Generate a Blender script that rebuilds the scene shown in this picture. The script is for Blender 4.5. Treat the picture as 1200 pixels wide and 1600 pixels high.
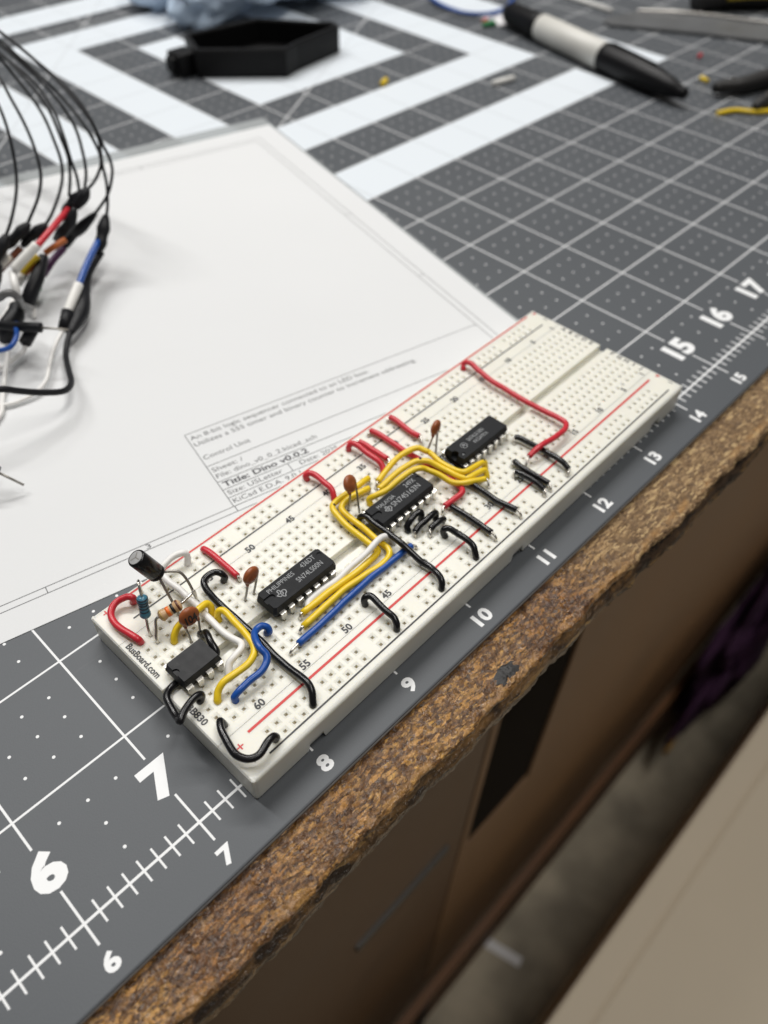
import bpy, bmesh, math, random
from mathutils import Vector, Matrix, noise
from math import radians, sin, cos, pi

for o in list(bpy.data.objects):
    bpy.data.objects.remove(o)
scene = bpy.context.scene
col = scene.collection
U = 0.0254                       # everything below is written in inches; U turns inches into metres

# ------------------------------------------------------------------ camera
CAM = Vector((6.24294, -2.50214, 6.16264))
RX = Vector((0.6953268, -0.7183279, 0.0229257))
RY = Vector((-0.5259852, -0.5303626, -0.6648723))     # down
RZ = Vector((0.4897553, 0.4502449, -0.7466052))       # forward
cd = bpy.data.cameras.new("camera")
cam = bpy.data.objects.new("camera", cd)
col.objects.link(cam)
cam.matrix_world = Matrix(((RX.x, -RY.x, -RZ.x, CAM.x * U), (RX.y, -RY.y, -RZ.y, CAM.y * U),
                           (RX.z, -RY.z, -RZ.z, CAM.z * U), (0, 0, 0, 1)))
cd.sensor_fit = 'VERTICAL'
cd.sensor_height = 8.81
cd.lens = 1245.945 / 1600 * 8.81
cd.clip_start = 0.005
cd.clip_end = 50
cd.dof.use_dof = True
cd.dof.aperture_fstop = 3.0
cd.dof.focus_distance = 6.7 * U
scene.camera = cam
scene.render.resolution_x = 768
scene.render.resolution_y = 1024
scene.view_settings.view_transform = 'Standard'
scene.view_settings.look = 'None'
scene.view_settings.exposure = 0.0
scene.view_settings.gamma = 1.0

# ------------------------------------------------------------------ light: an indoor workshop under ceiling tubes
world = bpy.data.worlds.new("World")
scene.world = world
world.use_nodes = True
bg = world.node_tree.nodes['Background']
bg.inputs[0].default_value = (1.0, 0.97, 0.93, 1)
bg.inputs[1].default_value = 0.105

def area(name, loc, target, sx, sy, watts, color):
    ld = bpy.data.lights.new(name, 'AREA')
    ld.shape = 'RECTANGLE'
    ld.size, ld.size_y = sx * U, sy * U
    ld.energy = watts
    ld.color = color
    o = bpy.data.objects.new(name, ld)
    col.objects.link(o)
    o.location = Vector(loc) * U
    d = (Vector(target) - Vector(loc)).normalized()
    o.rotation_euler = d.to_track_quat('-Z', 'Y').to_euler()
    return o

area("ceiling_light", (38, 38, 66), (10, 4, 0), 48, 3.5, 20.6, (1.0, 0.98, 0.95))
area("ceiling_light", (2, 40, 66), (9, 4, 0), 3.5, 48, 15.4, (1.0, 0.985, 0.96))
area("ceiling_light", (24, -15, 70), (16, -2, -10), 48, 6, 14, (1.0, 0.97, 0.92))

# ------------------------------------------------------------------ materials
def mat(name, base, rough=0.5, metal=0.0, spec=0.5, var=0.0, vscale=300, bump=0.0, bscale=800, coat=0.0, sss=0.0, ior=1.5):
    m = bpy.data.materials.new(name)
    m.use_nodes = True
    nt = m.node_tree
    b = nt.nodes['Principled BSDF']
    b.inputs['Base Color'].default_value = (*base, 1)
    b.inputs['Roughness'].default_value = rough
    b.inputs['Metallic'].default_value = metal
    b.inputs['Specular IOR Level'].default_value = spec
    b.inputs['IOR'].default_value = ior
    if coat:
        b.inputs['Coat Weight'].default_value = coat
        b.inputs['Coat Roughness'].default_value = 0.08
    if sss:
        b.inputs['Subsurface Weight'].default_value = sss
        b.inputs['Subsurface Radius'].default_value = (1.0, 0.9, 0.7)
        b.inputs['Subsurface Scale'].default_value = 0.0022
    tc = nt.nodes.new('ShaderNodeTexCoord')
    if var:
        n = nt.nodes.new('ShaderNodeTexNoise')
        n.inputs['Scale'].default_value = vscale
        n.inputs['Detail'].default_value = 6
        nt.links.new(tc.outputs['Object'], n.inputs['Vector'])
        mx = nt.nodes.new('ShaderNodeMix')
        mx.data_type = 'RGBA'
        mx.inputs['A'].default_value = (*[c * (1 - var) for c in base], 1)
        mx.inputs['B'].default_value = (*[min(1, c * (1 + var)) for c in base], 1)
        nt.links.new(n.outputs['Fac'], mx.inputs['Factor'])
        nt.links.new(mx.outputs['Result'], b.inputs['Base Color'])
        mr = nt.nodes.new('ShaderNodeMapRange')
        mr.inputs['To Min'].default_value = max(0.02, rough - 0.12)
        mr.inputs['To Max'].default_value = min(1, rough + 0.12)
        nt.links.new(n.outputs['Fac'], mr.inputs['Value'])
        nt.links.new(mr.outputs['Result'], b.inputs['Roughness'])
    if bump:
        n2 = nt.nodes.new('ShaderNodeTexNoise')
        n2.inputs['Scale'].default_value = bscale
        n2.inputs['Detail'].default_value = 4
        nt.links.new(tc.outputs['Object'], n2.inputs['Vector'])
        bp = nt.nodes.new('ShaderNodeBump')
        bp.inputs['Strength'].default_value = bump
        bp.inputs['Distance'].default_value = 0.0004
        nt.links.new(n2.outputs['Fac'], bp.inputs['Height'])
        nt.links.new(bp.outputs['Normal'], b.inputs['Normal'])
    return m

M = {}
M['ivory'] = mat('ivory_abs', (0.765, 0.752, 0.675), 0.38, var=0.035, vscale=120, bump=0.03, bscale=2500, sss=0.6)
M['contact'] = mat('contact_metal', (0.58, 0.51, 0.40), 0.5, metal=0.3)
M['foam'] = mat('black_foam', (0.02, 0.02, 0.02), 0.9)
M['print_red'] = mat('red_print', (0.58, 0.022, 0.02), 0.5)
M['print_black'] = mat('black_print', (0.015, 0.016, 0.02), 0.5)
M['red'] = mat('red_pvc', (0.56, 0.025, 0.04), 0.33, var=0.08, vscale=250, bump=0.08, bscale=900)
M['yellow'] = mat('yellow_pvc', (0.80, 0.56, 0.02), 0.33, var=0.06, vscale=250, bump=0.08, bscale=900)
M['white'] = mat('white_pvc', (0.80, 0.79, 0.77), 0.35, var=0.03, vscale=250, bump=0.06, bscale=900)
M['blue'] = mat('blue_pvc', (0.008, 0.072, 0.33), 0.33, var=0.08, vscale=250, bump=0.08, bscale=900)
M['black'] = mat('black_pvc', (0.006, 0.006, 0.007), 0.24, spec=0.45, var=0.1, vscale=250, bump=0.06, bscale=700)
M['grey'] = mat('grey_pvc', (0.12, 0.12, 0.12), 0.4)
M['orange'] = mat('orange_pvc', (0.55, 0.15, 0.03), 0.4)
M['brown'] = mat('brown_pvc', (0.16, 0.05, 0.025), 0.4)
M['green'] = mat('green_pvc', (0.03, 0.25, 0.08), 0.4)
M['purple'] = mat('purple_pvc', (0.10, 0.03, 0.10), 0.4)
M['tin'] = mat('tinned_copper', (0.62, 0.59, 0.54), 0.3, metal=1.0, var=0.1, vscale=900)
M['dark_lead'] = mat('dull_lead', (0.34, 0.32, 0.29), 0.45, metal=0.9)
M['pin'] = mat('chip_pin', (0.76, 0.74, 0.69), 0.32, metal=1.0, var=0.08, vscale=700)
M['epoxy'] = mat('black_epoxy', (0.011, 0.012, 0.014), 0.55, spec=0.22, var=0.15, vscale=900, bump=0.25, bscale=5000)
M['epoxy_smooth'] = mat('black_epoxy_smooth', (0.008, 0.0085, 0.010), 0.4, spec=0.2, var=0.1, vscale=500, bump=0.06, bscale=3000)
M['chip_print'] = mat('chip_print', (0.30, 0.31, 0.32), 0.6)
M['ceramic'] = mat('brown_ceramic', (0.30, 0.085, 0.026), 0.36, var=0.12, vscale=500, bump=0.12, bscale=900)
M['can'] = mat('black_sleeve', (0.008, 0.008, 0.009), 0.24, spec=0.35, bump=0.1, bscale=400)
M['can_top'] = mat('can_top', (0.55, 0.55, 0.55), 0.45, metal=0.8, var=0.1, vscale=400)
M['can_print'] = mat('can_print', (0.35, 0.36, 0.38), 0.5)
M['res_blue'] = mat('blue_lacquer', (0.06, 0.20, 0.29), 0.3, bump=0.05)
M['res_tan'] = mat('tan_lacquer', (0.56, 0.36, 0.19), 0.3, bump=0.05)
M['b_dark'] = mat('band_dark', (0.012, 0.03, 0.05), 0.35)
M['b_brown'] = mat('band_brown', (0.10, 0.025, 0.012), 0.35)
M['b_black'] = mat('band_black', (0.012, 0.011, 0.011), 0.35)
M['b_orange'] = mat('band_orange', (0.80, 0.17, 0.02), 0.35)
M['b_gold'] = mat('band_gold', (0.50, 0.34, 0.12), 0.35, metal=0.3)
M['num_white'] = mat('mat_white_print', (0.80, 0.81, 0.82), 0.5)
M['ink'] = mat('laser_ink', (0.05, 0.05, 0.055), 0.6)
M['ink_soft'] = mat('laser_ink_thin', (0.075, 0.075, 0.08), 0.6)
M['paper'] = mat('office_paper', (0.695, 0.705, 0.715), 0.85, spec=0.2, var=0.04, vscale=9, bump=0.9, bscale=22)
M['clip'] = mat('black_clip_plastic', (0.010, 0.0105, 0.013), 0.45, spec=0.25, bump=0.2, bscale=500)
M['sleeve'] = mat('white_sleeve', (0.78, 0.77, 0.74), 0.45)
M['tray'] = mat('black_tray_plastic', (0.005, 0.005, 0.0055), 0.5, spec=0.2, var=0.2, vscale=200, bump=0.2, bscale=900)
M['barrel'] = mat('marker_barrel', (0.62, 0.61, 0.57), 0.4, var=0.05, vscale=100)
M['marker_black'] = mat('marker_black', (0.006, 0.006, 0.007), 0.38, spec=0.2, bump=0.05)
M['blade'] = mat('dull_steel', (0.17, 0.175, 0.18), 0.45, metal=0.6, var=0.12, vscale=60)
M['steel_edge'] = mat('steel_edge', (0.6, 0.58, 0.55), 0.3, metal=1.0)
M['tool_yellow'] = mat('tool_yellow', (0.75, 0.55, 0.03), 0.45)
M['tool_black'] = mat('tool_black', (0.015, 0.014, 0.014), 0.5, bump=0.2, bscale=600)
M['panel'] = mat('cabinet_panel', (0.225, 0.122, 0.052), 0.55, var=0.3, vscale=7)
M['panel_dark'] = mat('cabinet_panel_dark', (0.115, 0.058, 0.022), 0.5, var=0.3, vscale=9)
M['toe'] = mat('toe_board', (0.15, 0.062, 0.018), 0.6, var=0.45, vscale=16)
M['opening_shade'] = mat('opening_shade_black', (0.008, 0.005, 0.003), 0.95, spec=0.1)
M['seam'] = mat('seam_dark', (0.03, 0.017, 0.010), 0.8)
M['door_highlight'] = mat('highlight_metal', (0.085, 0.08, 0.075), 0.4, metal=0.7)
M['floor'] = mat('concrete', (0.40, 0.35, 0.265), 0.8, var=0.85, vscale=16)
M['carton'] = mat('carton', (0.84, 0.735, 0.575), 0.8, spec=0.2, var=0.05, vscale=10)
M['cloth'] = mat('purple_cloth', (0.05, 0.014, 0.05), 0.9, var=0.3, vscale=15)
M['mat_core'] = mat('mat_core', (0.34, 0.35, 0.36), 0.6)
M['scorch'] = mat('scorch', (0.010, 0.009, 0.009), 0.42, spec=0.4, var=0.6, vscale=300, bump=0.9, bscale=900)
M['scrap'] = mat('white_scrap', (0.75, 0.74, 0.75), 0.7)
M['amber'] = mat('amber_wood', (0.42, 0.22, 0.03), 0.6)

def clear_mat(name, tint, alpha, rough):
    m = mat(name, tint, rough)
    m.node_tree.nodes['Principled BSDF'].inputs['Alpha'].default_value = alpha
    return m
M['clear'] = clear_mat('clear_sheet', (0.55, 0.58, 0.59), 0.5, 0.25)
M['bag'] = clear_mat('blue_film', (0.60, 0.73, 0.90), 0.93, 0.3)

# ------------------------------------------------------------------ helpers
def mesh_obj(name, verts, faces, m, parent=None, smooth=False, loc=(0, 0, 0), rotz=0.0, mats=None, idx=None, kind=None):
    """one mesh object; verts in inches, in the parent's frame moved by loc"""
    me = bpy.data.meshes.new(name)
    me.from_pydata([(v[0] * U, v[1] * U, v[2] * U) for v in verts], [], faces)
    for mm in (mats or [m]):
        me.materials.append(mm)
    if idx:
        me.polygons.foreach_set('material_index', idx)
    if smooth:
        me.polygons.foreach_set('use_smooth', [True] * len(me.polygons))
    me.update()
    return place(name, me, parent, loc, rotz, kind)

def place(name, me, parent=None, loc=(0, 0, 0), rotz=0.0, kind=None):
    o = bpy.data.objects.new(name, me)
    col.objects.link(o)
    o.location = Vector(loc) * U
    o.rotation_euler = (0, 0, rotz)
    if parent:
        o.parent = parent
    if kind:
        o['kind'] = kind
    return o

def tag(o, label, cat, group=None):
    o['label'] = label
    o['category'] = cat
    if group:
        o['group'] = group
    return o

def thing(name, label, cat, loc=(0, 0, 0), rotz=0.0, group=None):
    o = bpy.data.objects.new(name, None)
    o.empty_display_size = 0.005
    col.objects.link(o)
    o.location = Vector(loc) * U
    o.rotation_euler = (0, 0, rotz)
    return tag(o, label, cat, group)

class G:
    """collects verts and faces in inches"""
    def __init__(s):
        s.v, s.f, s.i = [], [], []
    def add(s, vs, fs, mi=0):
        n = len(s.v)
        s.v += [tuple(v) for v in vs]
        s.f += [tuple(i + n for i in f) for f in fs]
        s.i += [mi] * len(fs)
    def quad(s, a, b, c, d, mi=0):
        s.add((a, b, c, d), ((0, 1, 2, 3),), mi)
    def box(s, a, b, mi=0):
        x0, y0, z0 = a
        x1, y1, z1 = b
        s.add(((x0, y0, z0), (x1, y0, z0), (x1, y1, z0), (x0, y1, z0), (x0, y0, z1), (x1, y0, z1), (x1, y1, z1), (x0, y1, z1)),
              ((0, 3, 2, 1), (4, 5, 6, 7), (0, 1, 5, 4), (1, 2, 6, 5), (2, 3, 7, 6), (3, 0, 4, 7)), mi)
    def loft(s, rings, cap=True, mi=0):
        n = len(rings[0])
        vs = [p for r in rings for p in r]
        fs = []
        for k in range(len(rings) - 1):
            for j in range(n):
                a, b = k * n + j, k * n + (j + 1) % n
                fs.append((a, b, b + n, a + n))
        if cap:
            fs.append(tuple(range(n - 1, -1, -1)))
            fs.append(tuple((len(rings) - 1) * n + j for j in range(n)))
        s.add(vs, fs, mi)
    def done(s, name, m, parent=None, smooth=False, loc=(0, 0, 0), rotz=0.0, mats=None, kind=None):
        return mesh_obj(name, s.v, s.f, m, parent, smooth, loc, rotz, mats, s.i if mats else None, kind)

def spline(P, sub=6):
    """centripetal-ish Catmull-Rom through the points"""
    P = [Vector(p) for p in P]
    if len(P) < 3:
        return P
    out = []
    Q = [P[0] * 2 - P[1]] + P + [P[-1] * 2 - P[-2]]
    for i in range(1, len(Q) - 2):
        p0, p1, p2, p3 = Q[i - 1], Q[i], Q[i + 1], Q[i + 2]
        d1 = max((p2 - p1).length, 1e-5)
        d0 = max((p1 - p0).length, 1e-5)
        d2 = max((p3 - p2).length, 1e-5)
        m1 = (p2 - p0) / (d0 + d1) * d1
        m2 = (p3 - p1) / (d1 + d2) * d1
        for k in range(sub):
            t = k / sub
            out.append(p1 * (2 * t ** 3 - 3 * t ** 2 + 1) + m1 * (t ** 3 - 2 * t ** 2 + t) + p2 * (-2 * t ** 3 + 3 * t ** 2) + m2 * (t ** 3 - t ** 2))
    out.append(P[-1])
    return out

def tube(g, pts, r, sides=10, mi=0, flat=1.0):
    """sweep a round section; r a number or a list of radii; flat squashes the section"""
    pts = [Vector(p) for p in pts]
    n = len(pts)
    rr = r if isinstance(r, (list, tuple)) else [r] * n
    t0 = (pts[1] - pts[0]).normalized()
    up = Vector((0, 0, 1)) if abs(t0.z) < 0.9 else Vector((1, 0, 0))
    a = (up - t0 * up.dot(t0)).normalized()
    rings = []
    for i in range(n):
        t = (pts[min(i + 1, n - 1)] - pts[max(i - 1, 0)]).normalized()
        a = (a - t * a.dot(t)).normalized()
        b = t.cross(a)
        rings.append([pts[i] + (b * cos(2 * pi * k / sides) + a * sin(2 * pi * k / sides) * flat) * rr[i] for k in range(sides)])
    g.loft(rings, True, mi)

def resample(r, n):
    out = []
    for i in range(n):
        x = i / (n - 1) * (len(r) - 1)
        k = min(int(x), len(r) - 2)
        out.append(r[k] + (r[k + 1] - r[k]) * (x - k))
    return out

def text_mesh(body, size, bold=0.0, width=None, thick=0.0, align='LEFT'):
    """the built-in font as flat geometry; returns verts (inches), faces"""
    cu = bpy.data.curves.new('lettering', 'FONT')
    cu.body = body
    cu.size = size
    cu.offset = bold * size
    cu.resolution_u = 3
    o = bpy.data.objects.new('lettering', cu)
    col.objects.link(o)
    me = bpy.data.meshes.new_from_object(o)
    vs = [tuple(v.co) for v in me.vertices]
    fs = [tuple(p.vertices) for p in me.polygons]
    bpy.data.objects.remove(o)
    bpy.data.curves.remove(cu)
    bpy.data.meshes.remove(me)
    x0, x1 = min(v[0] for v in vs), max(v[0] for v in vs)
    k = width / (x1 - x0) if width else 1.0
    sh = {'LEFT': 0, 'CENTER': -(x1 - x0) * k / 2}[align]
    return [((v[0] - x0) * k + sh, v[1], 0.0) for v in vs], fs

def lettering(name, body, size, origin, ang, m, parent, bold=0.0, width=None, align='LEFT', cap=None, stretch=1.0):
    if cap:
        size = cap / 0.70
    vs, fs = text_mesh(body, size, bold, width, 0, align)
    vs = [(v[0] * stretch, v[1], v[2]) for v in vs]
    c, s = cos(ang), sin(ang)
    vs = [(origin[0] + c * v[0] - s * v[1], origin[1] + s * v[0] + c * v[1], origin[2]) for v in vs]
    return mesh_obj(name, vs, fs, m, parent)

def strip(g, a, b, w, z, mi=0):
    a, b = Vector((a[0], a[1])), Vector((b[0], b[1]))
    d = (b - a).normalized()
    n = Vector((-d.y, d.x)) * w / 2
    g.quad((a.x - n.x, a.y - n.y, z), (b.x - n.x, b.y - n.y, z), (b.x + n.x, b.y + n.y, z), (a.x + n.x, a.y + n.y, z), mi)

# ================================================================== the setting
g = G()
g.quad((-60, -120, -34), (160, -120, -34), (160, 120, -34), (-60, 120, -34))
floor = g.done('floor', M['floor'], kind='structure')

def nz(x, y, z=0.0):
    return noise.noise(Vector((x, y, z)))

# ---- chipboard workbench: one fine strip carries the chipped front edge
def chipboard():
    m = bpy.data.materials.new('oiled_chipboard')
    m.use_nodes = True
    nt = m.node_tree
    b = nt.nodes['Principled BSDF']
    L = nt.links.new
    tc = nt.nodes.new('ShaderNodeTexCoord')
    def N(t, **k):
        n = nt.nodes.new(t)
        for a, v in k.items():
            if hasattr(n, a): setattr(n, a, v)
        return n
    def noise_(scale, detail=5, rough=0.55, dist=0.0):
        n = N('ShaderNodeTexNoise')
        n.inputs['Scale'].default_value = scale
        n.inputs['Detail'].default_value = detail
        n.inputs['Roughness'].default_value = rough
        n.inputs['Distortion'].default_value = dist
        L(tc.outputs['Object'], n.inputs['Vector'])
        return n
    def ramp(src, pts):
        r = N('ShaderNodeValToRGB')
        e = r.color_ramp.elements
        e[0].position, e[0].color = pts[0][0], (*pts[0][1], 1)
        e[1].position, e[1].color = pts[-1][0], (*pts[-1][1], 1)
        for p, c in pts[1:-1]:
            k = e.new(p)
            k.color = (*c, 1)
        L(src, r.inputs[0])
        return r
    def mixc(f, a, c):
        x = N('ShaderNodeMix', data_type='RGBA')
        if isinstance(f, float): x.inputs['Factor'].default_value = f
        else: L(f, x.inputs['Factor'])
        L(a, x.inputs['A'])
        if isinstance(c, tuple): x.inputs['B'].default_value = (*c, 1)
        else: L(c, x.inputs['B'])
        return x.outputs['Result']
    def flakes(rot, sx, sy, scale):
        mp = N('ShaderNodeMapping')
        mp.inputs['Rotation'].default_value = rot
        mp.inputs['Scale'].default_value = (sx, sy, sy)
        wob = N('ShaderNodeMix', data_type='VECTOR')
        wn = noise_(240, 3)
        add = N('ShaderNodeVectorMath', operation='MULTIPLY_ADD')
        add.inputs[1].default_value = (0.0022, 0.0022, 0.0022)
        L(wn.outputs['Color'], add.inputs[0])
        L(tc.outputs['Object'], add.inputs[2])
        L(add.outputs[0], mp.inputs['Vector'])
        v = N('ShaderNodeTexVoronoi')
        v.inputs['Scale'].default_value = scale
        v.inputs['Randomness'].default_value = 1.0
        L(mp.outputs[0], v.inputs['Vector'])
        sep = N('ShaderNodeSeparateColor')
        L(v.outputs['Color'], sep.inputs[0])
        return v, sep
    v1, s1 = flakes((0.2, 0.3, 0.7), 1.0, 2.8, 620)
    v2, s2 = flakes((0.1, -0.3, 2.3), 1.0, 3.0, 800)
    v3, s3 = flakes((0.5, 0.2, 1.2), 1.0, 4.5, 360)
    v4, s4 = flakes((0.0, 0.0, 0.0), 1.0, 9.0, 90)
    browns = [(0.0, (0.045, 0.018, 0.005)), (0.35, (0.100, 0.044, 0.012)), (0.6, (0.165, 0.076, 0.020)), (0.82, (0.27, 0.135, 0.034)), (1.0, (0.60, 0.35, 0.10))]
    c = mixc(0.5, ramp(s1.outputs[0], browns).outputs[0], ramp(s2.outputs[1], browns).outputs[0])
    hi = ramp(s3.outputs[0], [(0.0, (0, 0, 0)), (0.86, (0, 0, 0)), (0.9, (1, 1, 1)), (1.0, (1, 1, 1))])
    c = mixc(hi.outputs[0], c, (0.42, 0.22, 0.06))
    spk = ramp(noise_(1300, 3, 0.7).outputs['Fac'], [(0.36, (0.45, 0.42, 0.40)), (0.58, (1.25, 1.22, 1.15))])
    mm = N('ShaderNodeMix', data_type='RGBA', blend_type='MULTIPLY')
    mm.inputs['Factor'].default_value = 0.8
    L(c, mm.inputs['A'])
    L(spk.outputs[0], mm.inputs['B'])
    c = mm.outputs['Result']
    # soaked with oil in places, dry and paler to the right
    big = noise_(28, 4, 0.6, 0.5)
    oil = ramp(big.outputs['Fac'], [(0.35, (1, 1, 1)), (0.62, (0, 0, 0))])
    mul = N('ShaderNodeMix', data_type='RGBA', blend_type='MULTIPLY')
    L(oil.outputs[0], mul.inputs['Factor'])
    L(c, mul.inputs['A'])
    mul.inputs['B'].default_value = (0.62, 0.53, 0.46, 1)
    c = mul.outputs['Result']
    sx = N('ShaderNodeSeparateXYZ')
    L(tc.outputs['Object'], sx.inputs[0])
    wob = N('ShaderNodeMath', operation='MULTIPLY_ADD')
    L(big.outputs['Fac'], wob.inputs[0])
    wob.inputs[1].default_value = 0.05
    L(sx.outputs[0], wob.inputs[2])
    dry = N('ShaderNodeMapRange')
    dry.inputs['From Min'].default_value = 11.6 * U
    dry.inputs['From Max'].default_value = 12.9 * U
    L(wob.outputs[0], dry.inputs['Value'])
    drycol = [(0.0, (0.080, 0.043, 0.018)), (0.5, (0.165, 0.096, 0.042)), (0.8, (0.27, 0.168, 0.076)), (1.0, (0.50, 0.34, 0.17))]
    dc = mixc(0.5, ramp(s1.outputs[0], drycol).outputs[0], ramp(s2.outputs[1], drycol).outputs[0])
    dc = mixc(hi.outputs[0], dc, (0.45, 0.31, 0.15))
    c = mixc(dry.outputs[0], c, dc)
    # blue-grey grime and dark burns
    gr = noise_(75, 5, 0.65, 0.3)
    grime = ramp(gr.outputs['Fac'], [(0.60, (0, 0, 0)), (0.70, (0.55, 0.55, 0.55))])
    gm = N('ShaderNodeMath', operation='MULTIPLY')
    inv = N('ShaderNodeMath', operation='SUBTRACT')
    inv.inputs[0].default_value = 1.0
    L(dry.outputs[0], inv.inputs[1])
    L(inv.outputs[0], gm.inputs[0])
    L(grime.outputs[0], gm.inputs[1])
    c = mixc(gm.outputs[0], c, (0.060, 0.050, 0.044))
    # sawn front face: long dark fibres with golden ends
    fz = N('ShaderNodeMapRange')
    fz.inputs['From Min'].default_value = -0.045 * U
    fz.inputs['From Max'].default_value = -0.085 * U
    L(sx.outputs[2], fz.inputs['Value'])
    fib = ramp(s4.outputs[0], [(0.0, (0.022, 0.012, 0.006)), (0.55, (0.075, 0.040, 0.017)), (0.85, (0.17, 0.095, 0.036)), (1.0, (0.38, 0.23, 0.08))])
    c = mixc(fz.outputs['Result'], c, fib.outputs[0])
    # raw wood where the front edge is chipped
    yy = N('ShaderNodeMath', operation='ADD')
    L(sx.outputs[1], yy.inputs[0])
    yy.inputs[1].default_value = 0.93 * U
    ab = N('ShaderNodeMath', operation='ABSOLUTE')
    L(yy.outputs[0], ab.inputs[0])
    em = N('ShaderNodeMapRange')
    em.inputs['From Min'].default_value = 0.06 * U
    em.inputs['From Max'].default_value = 0.015 * U
    L(ab.outputs[0], em.inputs['Value'])
    en = ramp(noise_(110, 5, 0.65, 0.4).outputs['Fac'], [(0.46, (0, 0, 0)), (0.60, (0.8, 0.8, 0.8))])
    ee = N('ShaderNodeMath', operation='MULTIPLY')
    L(em.outputs['Result'], ee.inputs[0])
    L(en.outputs[0], ee.inputs[1])
    c = mixc(ee.outputs[0], c, (0.36, 0.19, 0.06))
    L(c, b.inputs['Base Color'])
    rn = noise_(160, 4)
    r1 = N('ShaderNodeMapRange')
    r1.inputs['From Min'].default_value = 0.3
    r1.inputs['From Max'].default_value = 0.7
    r1.inputs['To Min'].default_value = 0.20
    r1.inputs['To Max'].default_value = 0.5
    L(rn.outputs['Fac'], r1.inputs['Value'])
    r2 = N('ShaderNodeMath', operation='MULTIPLY_ADD')
    L(dry.outputs[0], r2.inputs[0])
    r2.inputs[1].default_value = 0.25
    L(r1.outputs['Result'], r2.inputs[2])
    L(r2.outputs[0], b.inputs['Roughness'])
    fine = noise_(800, 4, 0.6, 0.4)
    medm = noise_(300, 4, 0.6, 0.6)
    h2 = N('ShaderNodeMath', operation='MULTIPLY_ADD')
    L(medm.outputs['Fac'], h2.inputs[0])
    h2.inputs[1].default_value = 1.6
    L(fine.outputs['Fac'], h2.inputs[2])
    h3 = N('ShaderNodeMath', operation='MULTIPLY_ADD')
    L(s4.outputs[1], h3.inputs[0])
    L(fz.outputs['Result'], h3.inputs[1])
    L(h2.outputs[0], h3.inputs[2])
    bp = N('ShaderNodeBump')
    bp.inputs['Strength'].default_value = 1.0
    bp.inputs['Distance'].default_value = 0.00075
    L(h3.outputs[0], bp.inputs['Height'])
    L(bp.outputs['Normal'], b.inputs['Coat Normal'])
    cw = N('ShaderNodeMapRange')
    cw.inputs['To Min'].default_value = 0.45
    cw.inputs['To Max'].default_value = 0.0
    L(dry.outputs[0], cw.inputs['Value'])
    L(cw.outputs['Result'], b.inputs['Coat Weight'])
    b.inputs['Coat Roughness'].default_value = 0.08
    L(bp.outputs['Normal'], b.inputs['Normal'])
    return m
M['chipboard'] = chipboard()

TZ = -0.085                      # bench top
TB = -0.555                       # bench underside
bench = thing('workbench', 'worn brown chipboard workbench with a chipped glossy front edge', 'workbench', (0, 0, TZ))
xs = [3.0 + 0.028 * i for i in range(720)] + [23.2 + 0.3 * i for i in range(60)]
def edge_profile(x):
    e = -0.958 - 0.05 * min(1.0, max(0.0, (x - 11.0) / 1.5)) + 0.025 * nz(x * 0.55, 3.1) + 0.018 * nz(x * 2.3, 8.2) + 0.012 * nz(x * 7.1, 1.7) + 0.010 * min(0.0, nz(x * 3.3, 5.5) * 3 - 1)
    r = 0.055 + 0.022 * nz(x * 1.4, 11.0)
    pts = []
    for k in range(12):
        y = -0.42 + (e + r + 0.42) * k / 11
        pts.append((y, 0.0))
    for k in range(1, 11):
        a = pi / 2 * k / 10
        pts.append((e + r - r * sin(a), -r * 0.85 + r * 0.85 * cos(a)))
    for k in range(1, 18):
        z = -r * 0.85 + (TB - TZ + r * 0.85) * k / 17
        t = k / 17
        pts.append((e + 0.09 * sin(pi * min(1.0, t / 0.55)) ** 0.7 * (1 if t < 0.55 else 0) - 0.02 * (sin(pi * (t - 0.5) / 0.5) if t > 0.5 else 0), z))
    return pts
g = G()
P0 = [edge_profile(x) for x in xs]
np_ = len(P0[0])
vs = []
for x, prof in zip(xs, P0):
    groove_ = lambda y: max(0.0, 1 - abs(x - 10.40 - 0.05 * nz(y * 4, 2)) / 0.034)
    for j, (y, z) in enumerate(prof):
        front = 1.0 if j > 14 else 0.0
        near = min(1.0, max(0.0, (j - 5) / 10))
        d = 0.012 * nz(x * 9, y * 9, z * 9) + 0.009 * nz(x * 21, y * 21, z * 21)
        dz = 0.006 * nz(x * 6, y * 6) + near * d * (1 - front * 0.5)
        dy = front * (1.3 * d + 0.010 * nz(x * 3.1, z * 14, 4.0) + 0.007 * nz(x * 6.0, z * 40, 2.0))
        vs.append((x, y + dy, z + dz - groove_(y) * 0.04))
fs = []
for i in range(len(xs) - 1):
    for j in range(np_ - 1):
        a = i * np_ + j
        fs.append((a, a + 1, a + np_ + 1, a + np_))
g.add(vs, fs)
g.done('bench_edge', M['chipboard'], bench, smooth=True)
g = G()
g.box((-30, -0.43, TB - TZ), (60, 40, -0.012))
g.box((-30, -0.96, TB - TZ + 0.004), (3.0, -0.43, -0.012))
g.done('bench_top', M['chipboard'], bench)

g = G()
rings = []
for k in range(7):
    f = 1 - k / 6.0
    rings.append([(9.74 + (0.16 * cos(a) + 0.07 * nz(cos(a) * 3, sin(a) * 3, 1)) * (0.25 + 0.75 * f ** 0.5), -0.845 + 0.08 * sin(a) * (1 + 0.5 * nz(cos(a) * 2, sin(a) * 2, 5)) * (0.25 + 0.75 * f ** 0.5),
                   -0.002 + 0.009 * (1 - f) + 0.010 * nz(cos(a) * 4, sin(a) * 4, k * 0.7) * (1 - f)) for a in [2 * pi * j / 26 for j in range(26)]])
g.loft(rings, True)
g.done('scorch_mark', M['scorch'], bench, smooth=True)

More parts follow.
